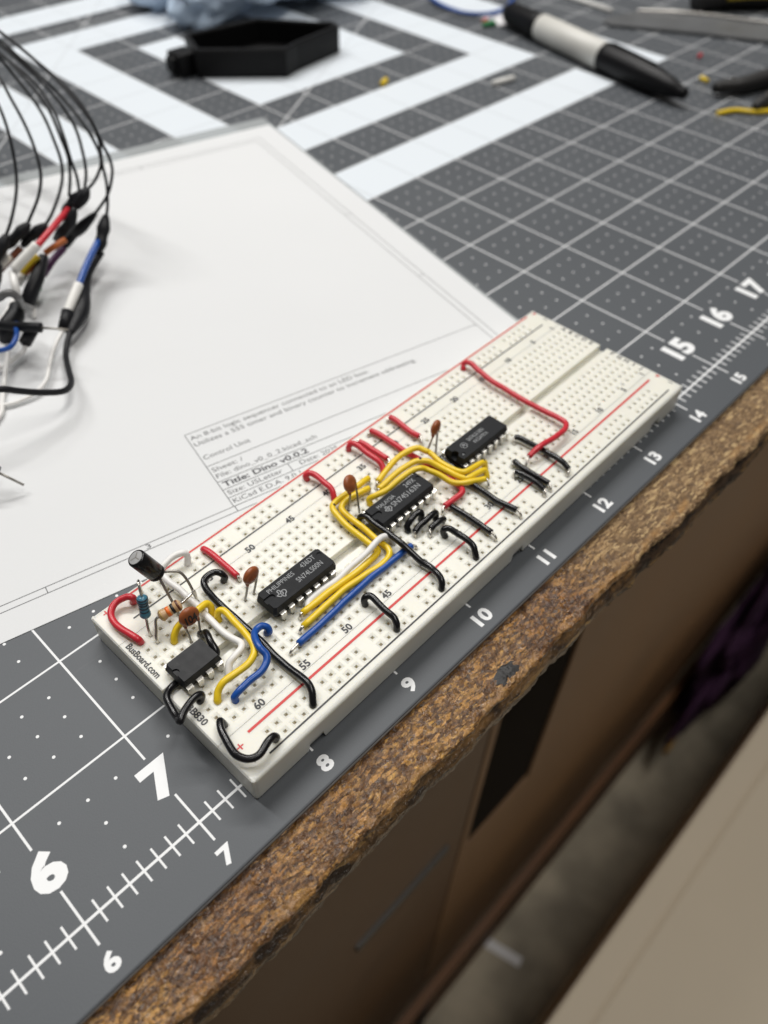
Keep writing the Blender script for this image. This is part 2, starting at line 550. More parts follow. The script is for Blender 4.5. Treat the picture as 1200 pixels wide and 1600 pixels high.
# ---- cabinet under the bench
cab = thing('base_cabinet', 'brown wooden base cabinet in the shade below the bench front', 'cabinet', (12, 0.5, -34))
g = G()
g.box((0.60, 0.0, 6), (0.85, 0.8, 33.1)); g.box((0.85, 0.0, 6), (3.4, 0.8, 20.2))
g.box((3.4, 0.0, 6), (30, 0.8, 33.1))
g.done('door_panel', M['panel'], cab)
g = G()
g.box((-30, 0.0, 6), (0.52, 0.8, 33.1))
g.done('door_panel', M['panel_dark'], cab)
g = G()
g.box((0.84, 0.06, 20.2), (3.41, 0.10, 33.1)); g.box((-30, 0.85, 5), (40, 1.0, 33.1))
g.done('shade_panel', M['opening_shade'], cab)  # near-black sheets behind the doors stand in for shade in the opening
g = G()
g.box((-30, -0.42, 0), (40, -0.05, 5.2))
g.done('toe_board', M['toe'], cab)
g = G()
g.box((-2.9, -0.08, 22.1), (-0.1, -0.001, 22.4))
g.done('highlight_strip', M['door_highlight'], cab)  # thin metallic strip added to stand in for a highlight streak on the door
g = G()
g.box((0.0, -0.50, 0.5), (0.55, -0.42, 5.2))
g.done('toe_gap', M['seam'], cab)

box_ = thing('cardboard_box', 'plain tan cardboard box with its flat top near the lower right corner', 'box', (22, -9, -34))
g = G()
g.box((-16, -14, 0), (24, 5.62, 11.6))
o = g.done('carton', M['carton'], box_)
bv = o.modifiers.new('bevel', 'BEVEL'); bv.width = 0.12 * U; bv.segments = 2
g = G()
g.box((-16, 4.55, 11.6), (24, 4.62, 11.66)); g.box((-16, -14, 11.6), (24, 4.52, 11.68))
g.done('top_flap', M['carton'], box_)

def blob(name, m, centre, size, label, cat, seed, amp=0.35, n=28, parent=None):
    g = G()
    rings = []
    for i in range(1, n):
        th = pi * i / n
        ring = []
        for j in range(2 * n):
            ph = pi * j / n
            d = Vector((sin(th) * cos(ph), sin(th) * sin(ph), cos(th)))
            k = 1 + amp * noise.noise(d * 2.1 + Vector((seed, 0, 0))) + amp * 0.5 * abs(noise.noise(d * 5.3 + Vector((0, seed, 0))))
            p = Vector((d.x * size[0], d.y * size[1], d.z * size[2])) * k
            p.z = max(p.z, -size[2] * 0.8)
            ring.append(p)
        rings.append(ring)
    g.loft(rings, True)
    o = g.done(name, m, parent, True, centre)
    return tag(o, label, cat) if label else o
blob('cloth', M['cloth'], (36.2, -0.8, -28.5), (5.6, 0.9, 6.0), 'dark purple cloth hanging in the shade beyond the bench corner', 'cloth', 3.0, 0.6, 44)
g = G()
g.box((-2.6, -0.12, -0.3), (2.6, 0.12, 0.3))
tag(g.done('wood_strip', M['amber'], None, False, (31.8, -0.75, -31.2), 0.1), 'amber coloured strip of wood lying by the purple cloth', 'wood strip')
g = G()
g.box((-0.22, -0.9, 0), (0.22, 0.9, 0.03))
tag(g.done('paper_scrap', M['scrap'], None, False, (17.2, -0.65, -33.99), 0.25), 'small white scrap of paper lying on the concrete floor', 'paper scrap')

# ================================================================== cutting mat
def mat_material():
    m = bpy.data.materials.new('cutting_mat_print')
    m.use_nodes = True
    nt = m.node_tree
    b = nt.nodes['Principled BSDF']
    L = nt.links.new
    def mth(op, a, bb=None, c=None):
        n = nt.nodes.new('ShaderNodeMath')
        n.operation = op
        for i, v in enumerate((a, bb, c)):
            if v is None: continue
            if isinstance(v, (int, float)): n.inputs[i].default_value = v
            else: L(v, n.inputs[i])
        return n.outputs[0]
    tc = nt.nodes.new('ShaderNodeTexCoord')
    sp = nt.nodes.new('ShaderNodeSeparateXYZ')
    L(tc.outputs['Object'], sp.inputs[0])
    x = mth('MULTIPLY', sp.outputs[0], 1 / U)
    y = mth('MULTIPLY', sp.outputs[1], 1 / U)
    lt = lambda a, v: mth('LESS_THAN', a, v)
    gt = lambda a, v: mth('GREATER_THAN', a, v)
    AND = lambda *a: a[0] if len(a) == 1 else mth('MULTIPLY', a[0], AND(*a[1:]))
    def OR(*a):
        r = a[0]
        for k in a[1:]: r = mth('MAXIMUM', r, k)
        return r
    def dist(v, step=1.0):          # distance to the nearest multiple of step
        s = mth('DIVIDE', v, step)
        f = mth('FRACT', mth('ADD', s, 0.5))
        return mth('MULTIPLY', mth('ABSOLUTE', mth('SUBTRACT', f, 0.5)), step)
    dx, dy = dist(x), dist(y)
    w = 0.0095
    ylow = OR(gt(y, 0.715), AND(lt(y, 0.31), gt(y, -0.19)))
    grid = OR(AND(lt(dx, w), ylow), AND(lt(dy, w), gt(y, 0.9)))
    ruler = OR(lt(mth('ABSOLUTE', y), 0.011), AND(lt(dist(x, 0.125), 0.0082), lt(mth('ABSOLUTE', y), 0.10)))
    d45 = lt(mth('ABSOLUTE', mth('SUBTRACT', y, x)), 0.012)
    d30 = lt(mth('ABSOLUTE', mth('SUBTRACT', y, mth('MULTIPLY', x, 0.57735))), 0.011)
    diag = AND(OR(d45, d30), gt(y, 8.0))
    qx, qy = dist(x, 0.25), dist(y, 0.25)
    rr = mth('ADD', mth('MULTIPLY', qx, qx), mth('MULTIPLY', qy, qy))
    mid = OR(gt(y, 0.62), AND(gt(dx, 0.4), gt(y, 0.12)))
    dots = AND(lt(rr, 0.0140 ** 2), gt(dx, 0.12), gt(dy, 0.12), mid)
    def rect(x0, x1, y0, y1):
        return AND(gt(x, x0), lt(x, x1), gt(y, y0), lt(y, y1))
    stripes = OR(rect(4, 22, 6, 7), rect(8, 22, 8, 9), rect(21, 22, 8.5, 20), rect(16, 20, 10, 11), rect(19, 20, 10.5, 16), rect(16, 17, 10.5, 14),
                 rect(14, 15, 8, 15.7), rect(14, 24, 14.7, 15.7), rect(12, 13, 9.5, 14), rect(8, 24, 16.45, 17.5), rect(23.05, 24, 6, 17), rect(10, 11, 9, 17))
    tn = nt.nodes.new('ShaderNodeTexNoise')
    tn.inputs['Scale'].default_value = 18
    tn.inputs['Detail'].default_value = 6
    L(tc.outputs['Object'], tn.inputs['Vector'])
    gv = nt.nodes.new('ShaderNodeMix'); gv.data_type = 'RGBA'
    gv.inputs['A'].default_value = (0.066, 0.073, 0.082, 1)
    gv.inputs['B'].default_value = (0.086, 0.094, 0.104, 1)
    L(tn.outputs['Fac'], gv.inputs['Factor'])
    def mix(f, a, c):
        n = nt.nodes.new('ShaderNodeMix'); n.data_type = 'RGBA'
        L(f, n.inputs['Factor'])
        L(a, n.inputs['A'])
        n.inputs['B'].default_value = (*c, 1)
        return n.outputs['Result']
    mp = nt.nodes.new('ShaderNodeMapping')
    mp.inputs['Rotation'].default_value = (0, 0, 0.6)
    mp.inputs['Scale'].default_value = (14, 420, 14)
    L(tc.outputs['Object'], mp.inputs['Vector'])
    sn = nt.nodes.new('ShaderNodeTexNoise')
    sn.inputs['Scale'].default_value = 1.0
    sn.inputs['Detail'].default_value = 3
    L(mp.outputs[0], sn.inputs['Vector'])
    scr = nt.nodes.new('ShaderNodeMapRange')
    scr.inputs['From Min'].default_value = 0.70
    scr.inputs['From Max'].default_value = 0.80
    scr.inputs['To Max'].default_value = 0.28
    L(sn.outputs['Fac'], scr.inputs['Value'])
    sc = nt.nodes.new('ShaderNodeMix'); sc.data_type = 'RGBA'
    L(scr.outputs['Result'], sc.inputs['Factor'])
    L(gv.outputs['Result'], sc.inputs['A'])
    sc.inputs['B'].default_value = (0.24, 0.24, 0.25, 1)
    lines = OR(grid, ruler, diag, dots)
    c = mix(lines, sc.outputs['Result'], (0.78, 0.79, 0.80))
    st = nt.nodes.new('ShaderNodeMix'); st.data_type = 'RGBA'
    L(OR(grid, diag), st.inputs['Factor'])
    st.inputs['A'].default_value = (0.70, 0.75, 0.80, 1)
    st.inputs['B'].default_value = (0.52, 0.55, 0.58, 1)
    n = nt.nodes.new('ShaderNodeMix'); n.data_type = 'RGBA'
    L(stripes, n.inputs['Factor'])
    L(c, n.inputs['A'])
    L(st.outputs['Result'], n.inputs['B'])
    L(n.outputs['Result'], b.inputs['Base Color'])
    b.inputs['Roughness'].default_value = 0.5
    b.inputs['Specular IOR Level'].default_value = 0.42
    fn = nt.nodes.new('ShaderNodeTexNoise')
    fn.inputs['Scale'].default_value = 2600
    fn.inputs['Detail'].default_value = 3
    L(tc.outputs['Object'], fn.inputs['Vector'])
    bp = nt.nodes.new('ShaderNodeBump')
    bp.inputs['Strength'].default_value = 0.12
    bp.inputs['Distance'].default_value = 0.0002
    L(fn.outputs['Fac'], bp.inputs['Height'])
    L(bp.outputs['Normal'], b.inputs['Normal'])
    return m
cmat = thing('cutting_mat', 'grey self-healing cutting mat with white grid, ruler and numbers', 'cutting mat', (0, 0, 0))
g = G()
g.box((-6, -0.495, -0.075), (37, 25, 0.0))
o = g.done('mat_sheet', mat_material(), cmat)
g = G()
g.box((-6, -0.4975, -0.056), (37, -0.49, -0.022))
g.done('mat_core', M['mat_core'], cmat)
bv = o.modifiers.new('bevel', 'BEVEL'); bv.width = 0.018 * U; bv.segments = 2
for n in range(4, 24):
    lettering('numeral', str(n), 1, (n, 0.362, 0.0012), 0, M['num_white'], cmat, bold=0.052, align='CENTER', cap=0.285, stretch=1.18)
    lettering('numeral', str(n), 1, (n, -0.40, 0.0012), 0, M['num_white'], cmat, bold=0.042, align='CENTER', cap=0.132, stretch=1.2)

# ================================================================== printed sheet
PA = radians(-13.1)
PO = (2.906, 3.413)
sheet = thing('printed_sheet', 'white printed schematic page with a title block, tucked under the breadboard', 'paper', (PO[0], PO[1], 0.003), PA)
def pz(x, y):
    return 0.0
g = G()
g.box((0, 0, 0.0), (11, 8.5, 0.004))
g.done('page', M['paper'], sheet)
def rule(name, segs, w, m, z=0.0052):
    g = G()
    for a, b_ in segs: strip(g, a, b_, w, z)
    return g.done(name, m, sheet)
fx0, fx1, fy0, fy1 = 0.32, 10.60, 0.325, 8.10
ix0, ix1, iy0, iy1 = 0.40, 10.50, 0.405, 8.0
rule('frame_line', [((fx0, fy0), (fx1, fy0)), ((fx1, fy0), (fx1, fy1)), ((fx1, fy1), (fx0, fy1)), ((fx0, fy1), (fx0, fy0)),
                    ((ix0, iy0), (ix1, iy0)), ((ix1, iy0), (ix1, iy1)), ((ix1, iy1), (ix0, iy1)), ((ix0, iy1), (ix0, iy0)),
                    ((6.41, fy0), (6.41, iy0)), ((4.45, fy0), (4.45, iy0)), ((8.4, fy1), (8.4, iy1)), ((fx1, 5.0), (ix1, 5.0)), ((fx1, 3.0), (ix1, 3.0))], 0.008, M['ink'])
rule('title_block_line', [((6.40, iy0), (6.40, 1.665)), ((6.40, 1.665), (ix1, 1.665)), ((6.40, 1.08), (ix1, 1.08)), ((6.40, 0.805), (ix1, 0.805)),
                          ((6.40, 0.672), (ix1, 0.672)), ((6.40, 0.54), (ix1, 0.54)), ((7.17, 0.54), (7.17, 0.672))], 0.008, M['ink'])
def para(body, x, y, w, cap, m='ink_soft', bold=0.0):
    lettering('text_line', body, 1, (x, y, 0.0054), 0, M[m], sheet, bold=bold, width=w, cap=cap)
para('An 8-bit logic sequencer connected to an LED box.', 6.43, 1.545, 2.34, 0.068)
para('Utilizes a 555 timer and binary counter to increment addressing.', 6.43, 1.43, 2.96, 0.068)
para('Control Unit', 6.43, 1.19, 0.56, 0.068)
para('Sheet: /', 6.43, 0.965, 0.36, 0.066)
para('File: dino_v0_0_2.kicad_sch', 6.43, 0.86, 1.22, 0.066)
para('Title: Dino v0.0.2', 6.44, 0.705, 1.02, 0.078, 'ink', 0.025)
para('Size: USLetter', 6.43, 0.578, 0.64, 0.066)
para('Date: 2025', 7.29, 0.578, 0.48, 0.066)
para('KiCad E.D.A. 9.0.1', 6.43, 0.445, 0.80, 0.066)
para('3', 5.43, 0.337, 0.05, 0.058)
para('2', 3.4, 0.337, 0.05, 0.058)
para('4', 7.5, 8.03, 0.05, 0.058)

ps = G()
ps.box((-0.02, 0.5, 0), (11.05, 8.84, 0.0016))
tag(ps.done('plastic_sleeve', M['clear'], None, False, (PO[0], PO[1], 0.0008), PA), 'clear plastic sheet peeking out beyond the top edge of the printed page', 'plastic sheet')

# ================================================================== breadboard
BO = (7.54992, 0.88910)
BT = 0.0185315
BZ = 0.3287                      # height of the top face
def bw(u, v, h=0.0):
    """board coordinates (u along the columns from column 63, v from the centre line, h above the top face) to bench coordinates"""
    c, s = cos(BT), sin(BT)
    return Vector((BO[0] + c * u - s * v, BO[1] + s * u + c * v, BZ + h))

board = thing('breadboard', 'ivory solderless breadboard with red and black rail lines, full of jumper wires', 'breadboard', (BO[0], BO[1], 0), BT)
ROWS = [0.55, 0.45, 0.35, 0.25, 0.15]
UL, UR, VH = -0.155, 6.36, 1.075
cont = G()
def holed(g, u0, u1, v0, v1, us, vs_, z=BZ):
    """a top face with square funnel holes on the grid us x vs_"""
    a, b_ = 0.036, 0.0140
    z1, z2 = z - 0.008, z - 0.055
    def cell(u, v):
        o = [(u - .05, v - .05), (u + .05, v - .05), (u + .05, v + .05), (u - .05, v + .05)]
        s1 = [(u - a, v - a), (u + a, v - a), (u + a, v + a), (u - a, v + a)]
        s2 = [(u - b_, v - b_), (u + b_, v - b_), (u + b_, v + b_), (u - b_, v + b_)]
        for k in range(4):
            n = (k + 1) % 4
            g.quad((*o[k], z), (*o[n], z), (*s1[n], z), (*s1[k], z))
            g.quad((*s1[k], z), (*s1[n], z), (*s2[n], z1), (*s2[k], z1))
            g.quad((*s2[k], z1), (*s2[n], z1), (*s2[n], z2), (*s2[k], z2))
        cont.quad(*[(p[0], p[1], z2 + 0.02) for p in s2])
        cont.quad((u - b_, v - 0.006, z1 - 0.025), (u + b_, v - 0.006, z1 - 0.025), (u + b_, v - 0.012, z2 + 0.02), (u - b_, v - 0.012, z2 + 0.02))
    vs_ = sorted(vs_)
    lo, hi = vs_[0] - .05, vs_[-1] + .05
    g.quad((u0, v0, z), (u1, v0, z), (u1, lo, z), (u0, lo, z))
    g.quad((u0, hi, z), (u1, hi, z), (u1, v1, z), (u0, v1, z))
    us = sorted(us)
    cur = u0
    for u in us:
        if u - .05 > cur + 1e-4:
            g.quad((cur, lo, z), (u - .05, lo, z), (u - .05, hi, z), (cur, hi, z))
        for v in vs_:
            cell(u, v)
        cur = u + .05
    g.quad((cur, lo, z), (u1, lo, z), (u1, hi, z), (cur, hi, z))
cols = [0.1 * i for i in range(63)]
rail = [0.2 + 0.6 * k + 0.1 * j for k in range(10) for j in range(5)]
CH, GV = 0.050, 0.655            # half width of the middle channel, groove between rail and strip
for s in (1, -1):
    g = G()
    v0, v1 = (CH, GV - 0.0025) if s > 0 else (-GV + 0.0025, -CH)
    holed(g, UL + .012, UR - .012, v0, v1, cols, [s * r for r in ROWS])
    g.quad((UL, s * CH, BZ), (UR, s * CH, BZ), (UR, s * CH, BZ - 0.085), (UL, s * CH, BZ - 0.085))
    g.quad((UL, s * (GV - .0025), BZ), (UR, s * (GV - .0025), BZ), (UR, s * (GV - .0025), BZ - 0.006), (UL, s * (GV - .0025), BZ - 0.006))
    g.done('terminal_strip', M['ivory'], board)
    g = G()
    rv = [0.84, 0.94] if s > 0 else [-0.83, -0.93]
    v0, v1 = (GV + 0.0025, VH - 0.03) if s > 0 else (-VH + 0.03, -GV - 0.0025)
    holed(g, UL + .012, UR - .012, v0, v1, rail, rv)
    g.quad((UL, s * (GV + .0025), BZ), (UR, s * (GV + .0025), BZ), (UR, s * (GV + .0025), BZ - 0.006), (UL, s * (GV + .0025), BZ - 0.006))
    g.done('power_rail', M['ivory'], board)
cont.done('contact_clip', M['contact'], board, kind='stuff')
g = G()
g.quad((UL, -CH, BZ - 0.085), (UR, -CH, BZ - 0.085), (UR, CH, BZ - 0.085), (UL, CH, BZ - 0.085))
for s in (1, -1):
    g.quad((UL, s * GV - .0025, BZ - .006), (UR, s * GV - .0025, BZ - .006), (UR, s * GV + .0025, BZ - .006), (UL, s * GV + .0025, BZ - .006))
g.done('channel_floor', M['ivory'], board)
# side walls with a rounded top edge; the long walls have shallow foot notches, the end walls the channel slot
def long_wall(s):
    g = G()
    cuts = [UL + 0.03]
    notch = [(0.42, 0.57), (3.14, 3.29), (5.78, 5.93)]
    for a, b_ in notch: cuts += [a - 0.02, a, b_, b_ + 0.02]
    cuts.append(UR - 0.03)
    R = 0.03
    for i in range(len(cuts) - 1):
        u0, u1 = cuts[i], cuts[i + 1]
        def low(u):
            for a, b_ in notch:
                if a - 1e-6 <= u <= b_ + 1e-6: return 0.125
            return 0.022
        z0, z1 = low(u0), low(u1)
        V = s * VH
        g.quad((u0, V, z0), (u1, V, z1), (u1, V, BZ - R), (u0, V, BZ - R))
        if max(z0, z1) > 0.1:
            g.quad((u0, V, z0), (u1, V, z1), (u1, V - s * 0.032, z1), (u0, V - s * 0.032, z0))
    for a, b_ in notch:
        g.quad((a - 0.03, s * (VH - 0.032), 0.02), (b_ + 0.03, s * (VH - 0.032), 0.02), (b_ + 0.03, s * (VH - 0.032), 0.16), (a - 0.03, s * (VH - 0.032), 0.16))
    for k in range(5):
        a0, a1 = pi / 2 * k / 5, pi / 2 * (k + 1) / 5
        p = lambda a: (s * (VH - R + R * cos(a)), BZ - R + R * sin(a))
        (v0, z0), (v1, z1) = p(a0), p(a1)
        g.quad((UL + .03, v0, z0), (UR - .03, v0, z0), (UR - .03, v1, z1), (UL + .03, v1, z1))
    return g
for s in (1, -1):
    long_wall(s).done('side_wall', M['ivory'], board, smooth=False)
for e, u in ((-1, UL), (1, UR)):
    g = G()
    R = 0.012
    for v0, v1 in ((-VH + .03, -CH), (CH, VH - .03)):
        g.quad((u, v0, 0.022), (u, v1, 0.022), (u, v1, BZ - R), (u, v0, BZ - R))
        g.quad((u, v0, BZ - R), (u, v1, BZ - R), (u - e * R, v1, BZ), (u - e * R, v0, BZ))
    g.quad((u, -CH, 0.022), (u, CH, 0.022), (u, CH, BZ - 0.085), (u, -CH, BZ - 0.085))
    for s in (1, -1):           # rounded vertical corners, closed on top
        R2 = 0.03
        cx, cy = u - e * R2, s * (VH - R2)
        for k in range(5):
            a0, a1 = pi / 2 * k / 5, pi / 2 * (k + 1) / 5
            p0 = (cx + e * R2 * cos(a0), cy + s * R2 * sin(a0))
            p1 = (cx + e * R2 * cos(a1), cy + s * R2 * sin(a1))
            g.quad((*p0, 0.022), (*p1, 0.022), (*p1, BZ - .006), (*p0, BZ - .006))
            q0 = (cx + e * (R2 - .012) * cos(a0), cy + s * (R2 - .012) * sin(a0))
            q1 = (cx + e * (R2 - .012) * cos(a1), cy + s * (R2 - .012) * sin(a1))
            g.quad((*p0, BZ - .006), (*p1, BZ - .006), (*q1, BZ - 0.0005), (*q0, BZ - 0.0005))
            g.add(((*q0, BZ - 0.0005), (*q1, BZ - 0.0005), (cx, cy, BZ - 0.0005)), ((0, 1, 2),))
    g.done('end_wall', M['ivory'], board)
g = G()
g.box((UL + 0.02, -VH + 0.05, 0.010), (UR - 0.02, VH - 0.05, 0.024))
g.done('foam_backing', M['foam'], board)
# printed lines, signs, numbers
PZ = BZ + 0.0012
def bline(m, v, u0, u1, w):
    g = G(); strip(g, (u0, v), (u1, v), w, PZ)
    g.done('rail_line', M[m], board)
bline('print_red', -0.731, 0.09, 6.18, 0.024)
bline('print_black', -0.985, 0.09, 6.18, 0.016)
bline('print_black', 0.796, 0.10, 6.19, 0.016)
bline('print_red', 1.036, 0.21 - 0.11, 6.19, 0.020)
def sign(u, v, m, plus):
    g = G()
    strip(g, (u, v - .03), (u, v + .03), 0.012, PZ)
    if plus:
        strip(g, (u - .03, v), (u - .006, v), 0.012, PZ); strip(g, (u + .006, v), (u + .03, v), 0.012, PZ)
    g.done('rail_sign', M[m], board)
for u in (-0.03, 6.31):
    sign(u, -0.78 if u < 0 else -0.76, 'print_red', True); sign(u, -0.93, 'print_black', False)
    sign(u, 1.01, 'print_red', True); sign(u, 0.84, 'print_black', False)
for n in [1] + list(range(5, 61, 5)):
    u = (63 - n) * 0.1
    for v in (-0.61, 0.668):
        lettering('column_number', str(n), 1, (u + 0.012, v - 0.032, PZ), 0, M['print_black'], board, bold=0.034, align='CENTER', cap=0.066)
for L_, v in zip('ABCDEFGHIJ', ROWS + [-r for r in reversed(ROWS)]):
    lettering('row_letter', L_, 1, (6.272, v + 0.0, PZ), -pi / 2, M['print_black'], board, bold=0.02, align='CENTER', cap=0.06)
lettering('board_print', 'BusBoard.com', 1, (-0.118, 0.605, PZ), -pi / 2, M['print_black'], board, bold=0.03, width=0.435, cap=0.058)
lettering('board_print', 'BB830', 1, (-0.118, -0.215, PZ), -pi / 2, M['print_black'], board, bold=0.03, width=0.225, cap=0.058)

# ================================================================== chips
def cutter(g_):
    me = bpy.data.meshes.new('cut'); me.from_pydata([(a * U, b_ * U, c * U) for a, b_, c in g_.v], [], g_.f); me.update()
    o = bpy.data.objects.new('cut', me); col.objects.link(o)
    return o
def carve(o, cuts):
    for c in cuts:
        c.parent = o.parent
        md = o.modifiers.new('cut', 'BOOLEAN'); md.object = c; md.operation = 'DIFFERENCE'; md.solver = 'EXACT'
    bpy.context.view_layer.update()
    dg = bpy.context.evaluated_depsgraph_get()
    me = bpy.data.meshes.new_from_object(o.evaluated_get(dg))
    o.modifiers.clear()
    o.data = me
    for c in cuts:
        bpy.data.objects.remove(c)
pin_g = G()
def _bx(v0, v1, z0, z1, h0, h1):
    pin_g.add(((-h0, v0, z0), (h0, v0, z0), (h0, v1, z0), (-h0, v1, z0), (-h1, v0, z1), (h1, v0, z1), (h1, v1, z1), (-h1, v1, z1)),
              ((0, 3, 2, 1), (4, 5, 6, 7), (0, 1, 5, 4), (1, 2, 6, 5), (2, 3, 7, 6), (3, 0, 4, 7)))
_bx(-0.040, 0.004, 0.096, 0.106, 0.029, 0.029)      # shoulder
_bx(0.004, 0.014, 0.096, 0.103, 0.028, 0.028)
_bx(0.004, 0.015, 0.034, 0.098, 0.025, 0.028)       # wide leg
_bx(0.003, 0.013, 0.014, 0.034, 0.011, 0.025)
_bx(0.001, 0.011, -0.08, 0.014, 0.010, 0.011)
PIN = None
def disc(g, c, r, z0, z1, n=20):
    g.loft([[(c[0] + r * cos(2 * pi * k / n), c[1] + r * sin(2 * pi * k / n), z) for k in range(n)] for z in (z0, z1)])
def chip(u_first, npins, label, style, writing):
    """npins a side; the notch end is at low u"""
    global PIN
    uc = u_first + (npins - 1) * 0.05
    loc = bw(uc, 0, 0)
    t = thing('chip', label, 'chip', loc, BT, 'integrated circuits on the breadboard')
    hl = {7: 0.378, 8: 0.378, 4: 0.192}[npins]
    zb, zm, zt = 0.034, 0.100, 0.176
    ch = 0.022 if style == 'round' else 0.006
    def ring(z, w, l):
        pts = []
        for sx_, sy_ in ((1, -1), (1, 1), (-1, 1), (-1, -1)):
            a, b_ = (sx_ * l, sy_ * (w - ch)), (sx_ * (l - ch), sy_ * w)
            pts += [a, b_] if sx_ * sy_ > 0 else [b_, a]
        return [(p[0], p[1], z) for p in pts]
    g = G()
    g.loft([ring(zb, .114, hl - .022), ring(zm - .006, .128, hl), ring(zm + .006, .128, hl), ring(zt - .004, .1195, hl - .018), ring(zt, .116, hl - .021)])
    body = g.done('body', M['epoxy'] if style != 'smooth' else M['epoxy_smooth'], t)
    cuts = []
    if style in ('ti', 'round'):
        k = G(); k.box((-hl - .02, -.032, zt - .016), (-hl + .085, .032, zt + .05)); cuts.append(cutter(k))
        k = G(); disc(k, (-hl + .085, 0), .032, zt - .0163, zt + .051); cuts.append(cutter(k))
        k = G(); disc(k, (hl - .058, .05 if style == 'ti' else .05), .024, zt - .010, zt + .05); cuts.append(cutter(k))
    elif style == 'moto':
        k = G(); disc(k, (-hl + .022, 0), .040, zm + .006, zt + .05); cuts.append(cutter(k))
        k = G(); disc(k, (-hl + .075, -.066), .026, zt - .009, zt + .05); cuts.append(cutter(k))
    else:
        k = G(); disc(k, (-hl + .022, -.0), .036, zt - .014, zt + .05); cuts.append(cutter(k))
    carve(body, cuts)
    for s in (-1, 1):
        for i in range(npins):
            o = place('pin', PIN, t, (u_first + 0.1 * i - uc, s * 0.146, 0), pi if s < 0 else 0) if PIN else pin_g.done('pin', M['pin'], t, False, (u_first + 0.1 * i - uc, s * 0.146, 0), pi if s < 0 else 0)
            PIN = o.data
    for body_, x, y, wd, cap in writing:
        lettering('printed_code', body_, 1, (x, y, zt + .0009), 0, M['chip_print'], t, bold=0.0, width=wd, cap=cap)
    return t, hl, zt
def outline(parent, pts, w, z, name='maker_mark'):
    g = G()
    for a, b_ in zip(pts, pts[1:]): strip(g, a, b_, w, z)
    g.done(name, M['chip_print'], parent)

t, hl, zt = chip(1.0, 7, 'black fourteen-pin chip printed PHILIPPINES 436DT, nearest the plain small chip', 'round',
                 [('PHILIPPINES', -.285, .040, .30, .046), ('436DT', .105, .040, .165, .052), ('SN74LS00N', -.02, -.055, .295, .054)])
def state_mark(parent, cx, cy, s):
    P = [(-.4, .9), (.05, .9), (.05, .45), (.35, .4), (.75, .35), (.95, .0), (.8, -.35), (.35, -.6), (.15, -1), (-.1, -.75), (-.3, -.4), (-.55, -.5), (-.8, -.15), (-1, .1), (-.4, .15), (-.4, .9)]
    outline(parent, [(cx + a * s, cy + b_ * s) for a, b_ in P], .009, zt + .0009)
    Q = [(-.15, .15), (.1, .3), (.3, .1), (.2, -.25), (-.05, -.35), (-.2, -.1), (-.15, .15)]
    outline(parent, [(cx + a * s, cy + b_ * s) for a, b_ in Q], .009, zt + .0010)
state_mark(t, -.205, -.03, .050)
t, hl, zt = chip(2.3, 8, 'black sixteen-pin chip printed MALAYSIA 249X, in the middle beside the yellow wires', 'ti',
                 [('MALAYSIA', -.255, .030, .235, .046), ('249X', .14, .036, .135, .054), ('SN74S163N', -.125, -.05, .385, .060)])
state_mark(t, -.185, -.025, .042)
t, hl, zt = chip(3.5, 8, 'black sixteen-pin chip with a round maker mark, farthest up the board', 'moto',
                 [('SN74LS138N', -.115, .012, .25, .045), ('KKGA9016', -.085, -.052, .21, .045), ('4', -.319, -.082, .022, .030)])
outline(t, [(-.2 + .036 * cos(2 * pi * k / 24), .012 + .036 * sin(2 * pi * k / 24)) for k in range(25)], .006, zt + .0009)
outline(t, [(-.217, -.004), (-.208, .030), (-.2, .008), (-.192, .030), (-.183, -.004)], .007, zt + .0010)
chip(0.0, 4, 'small plain black eight-pin chip at the left end of the board', 'smooth', [])

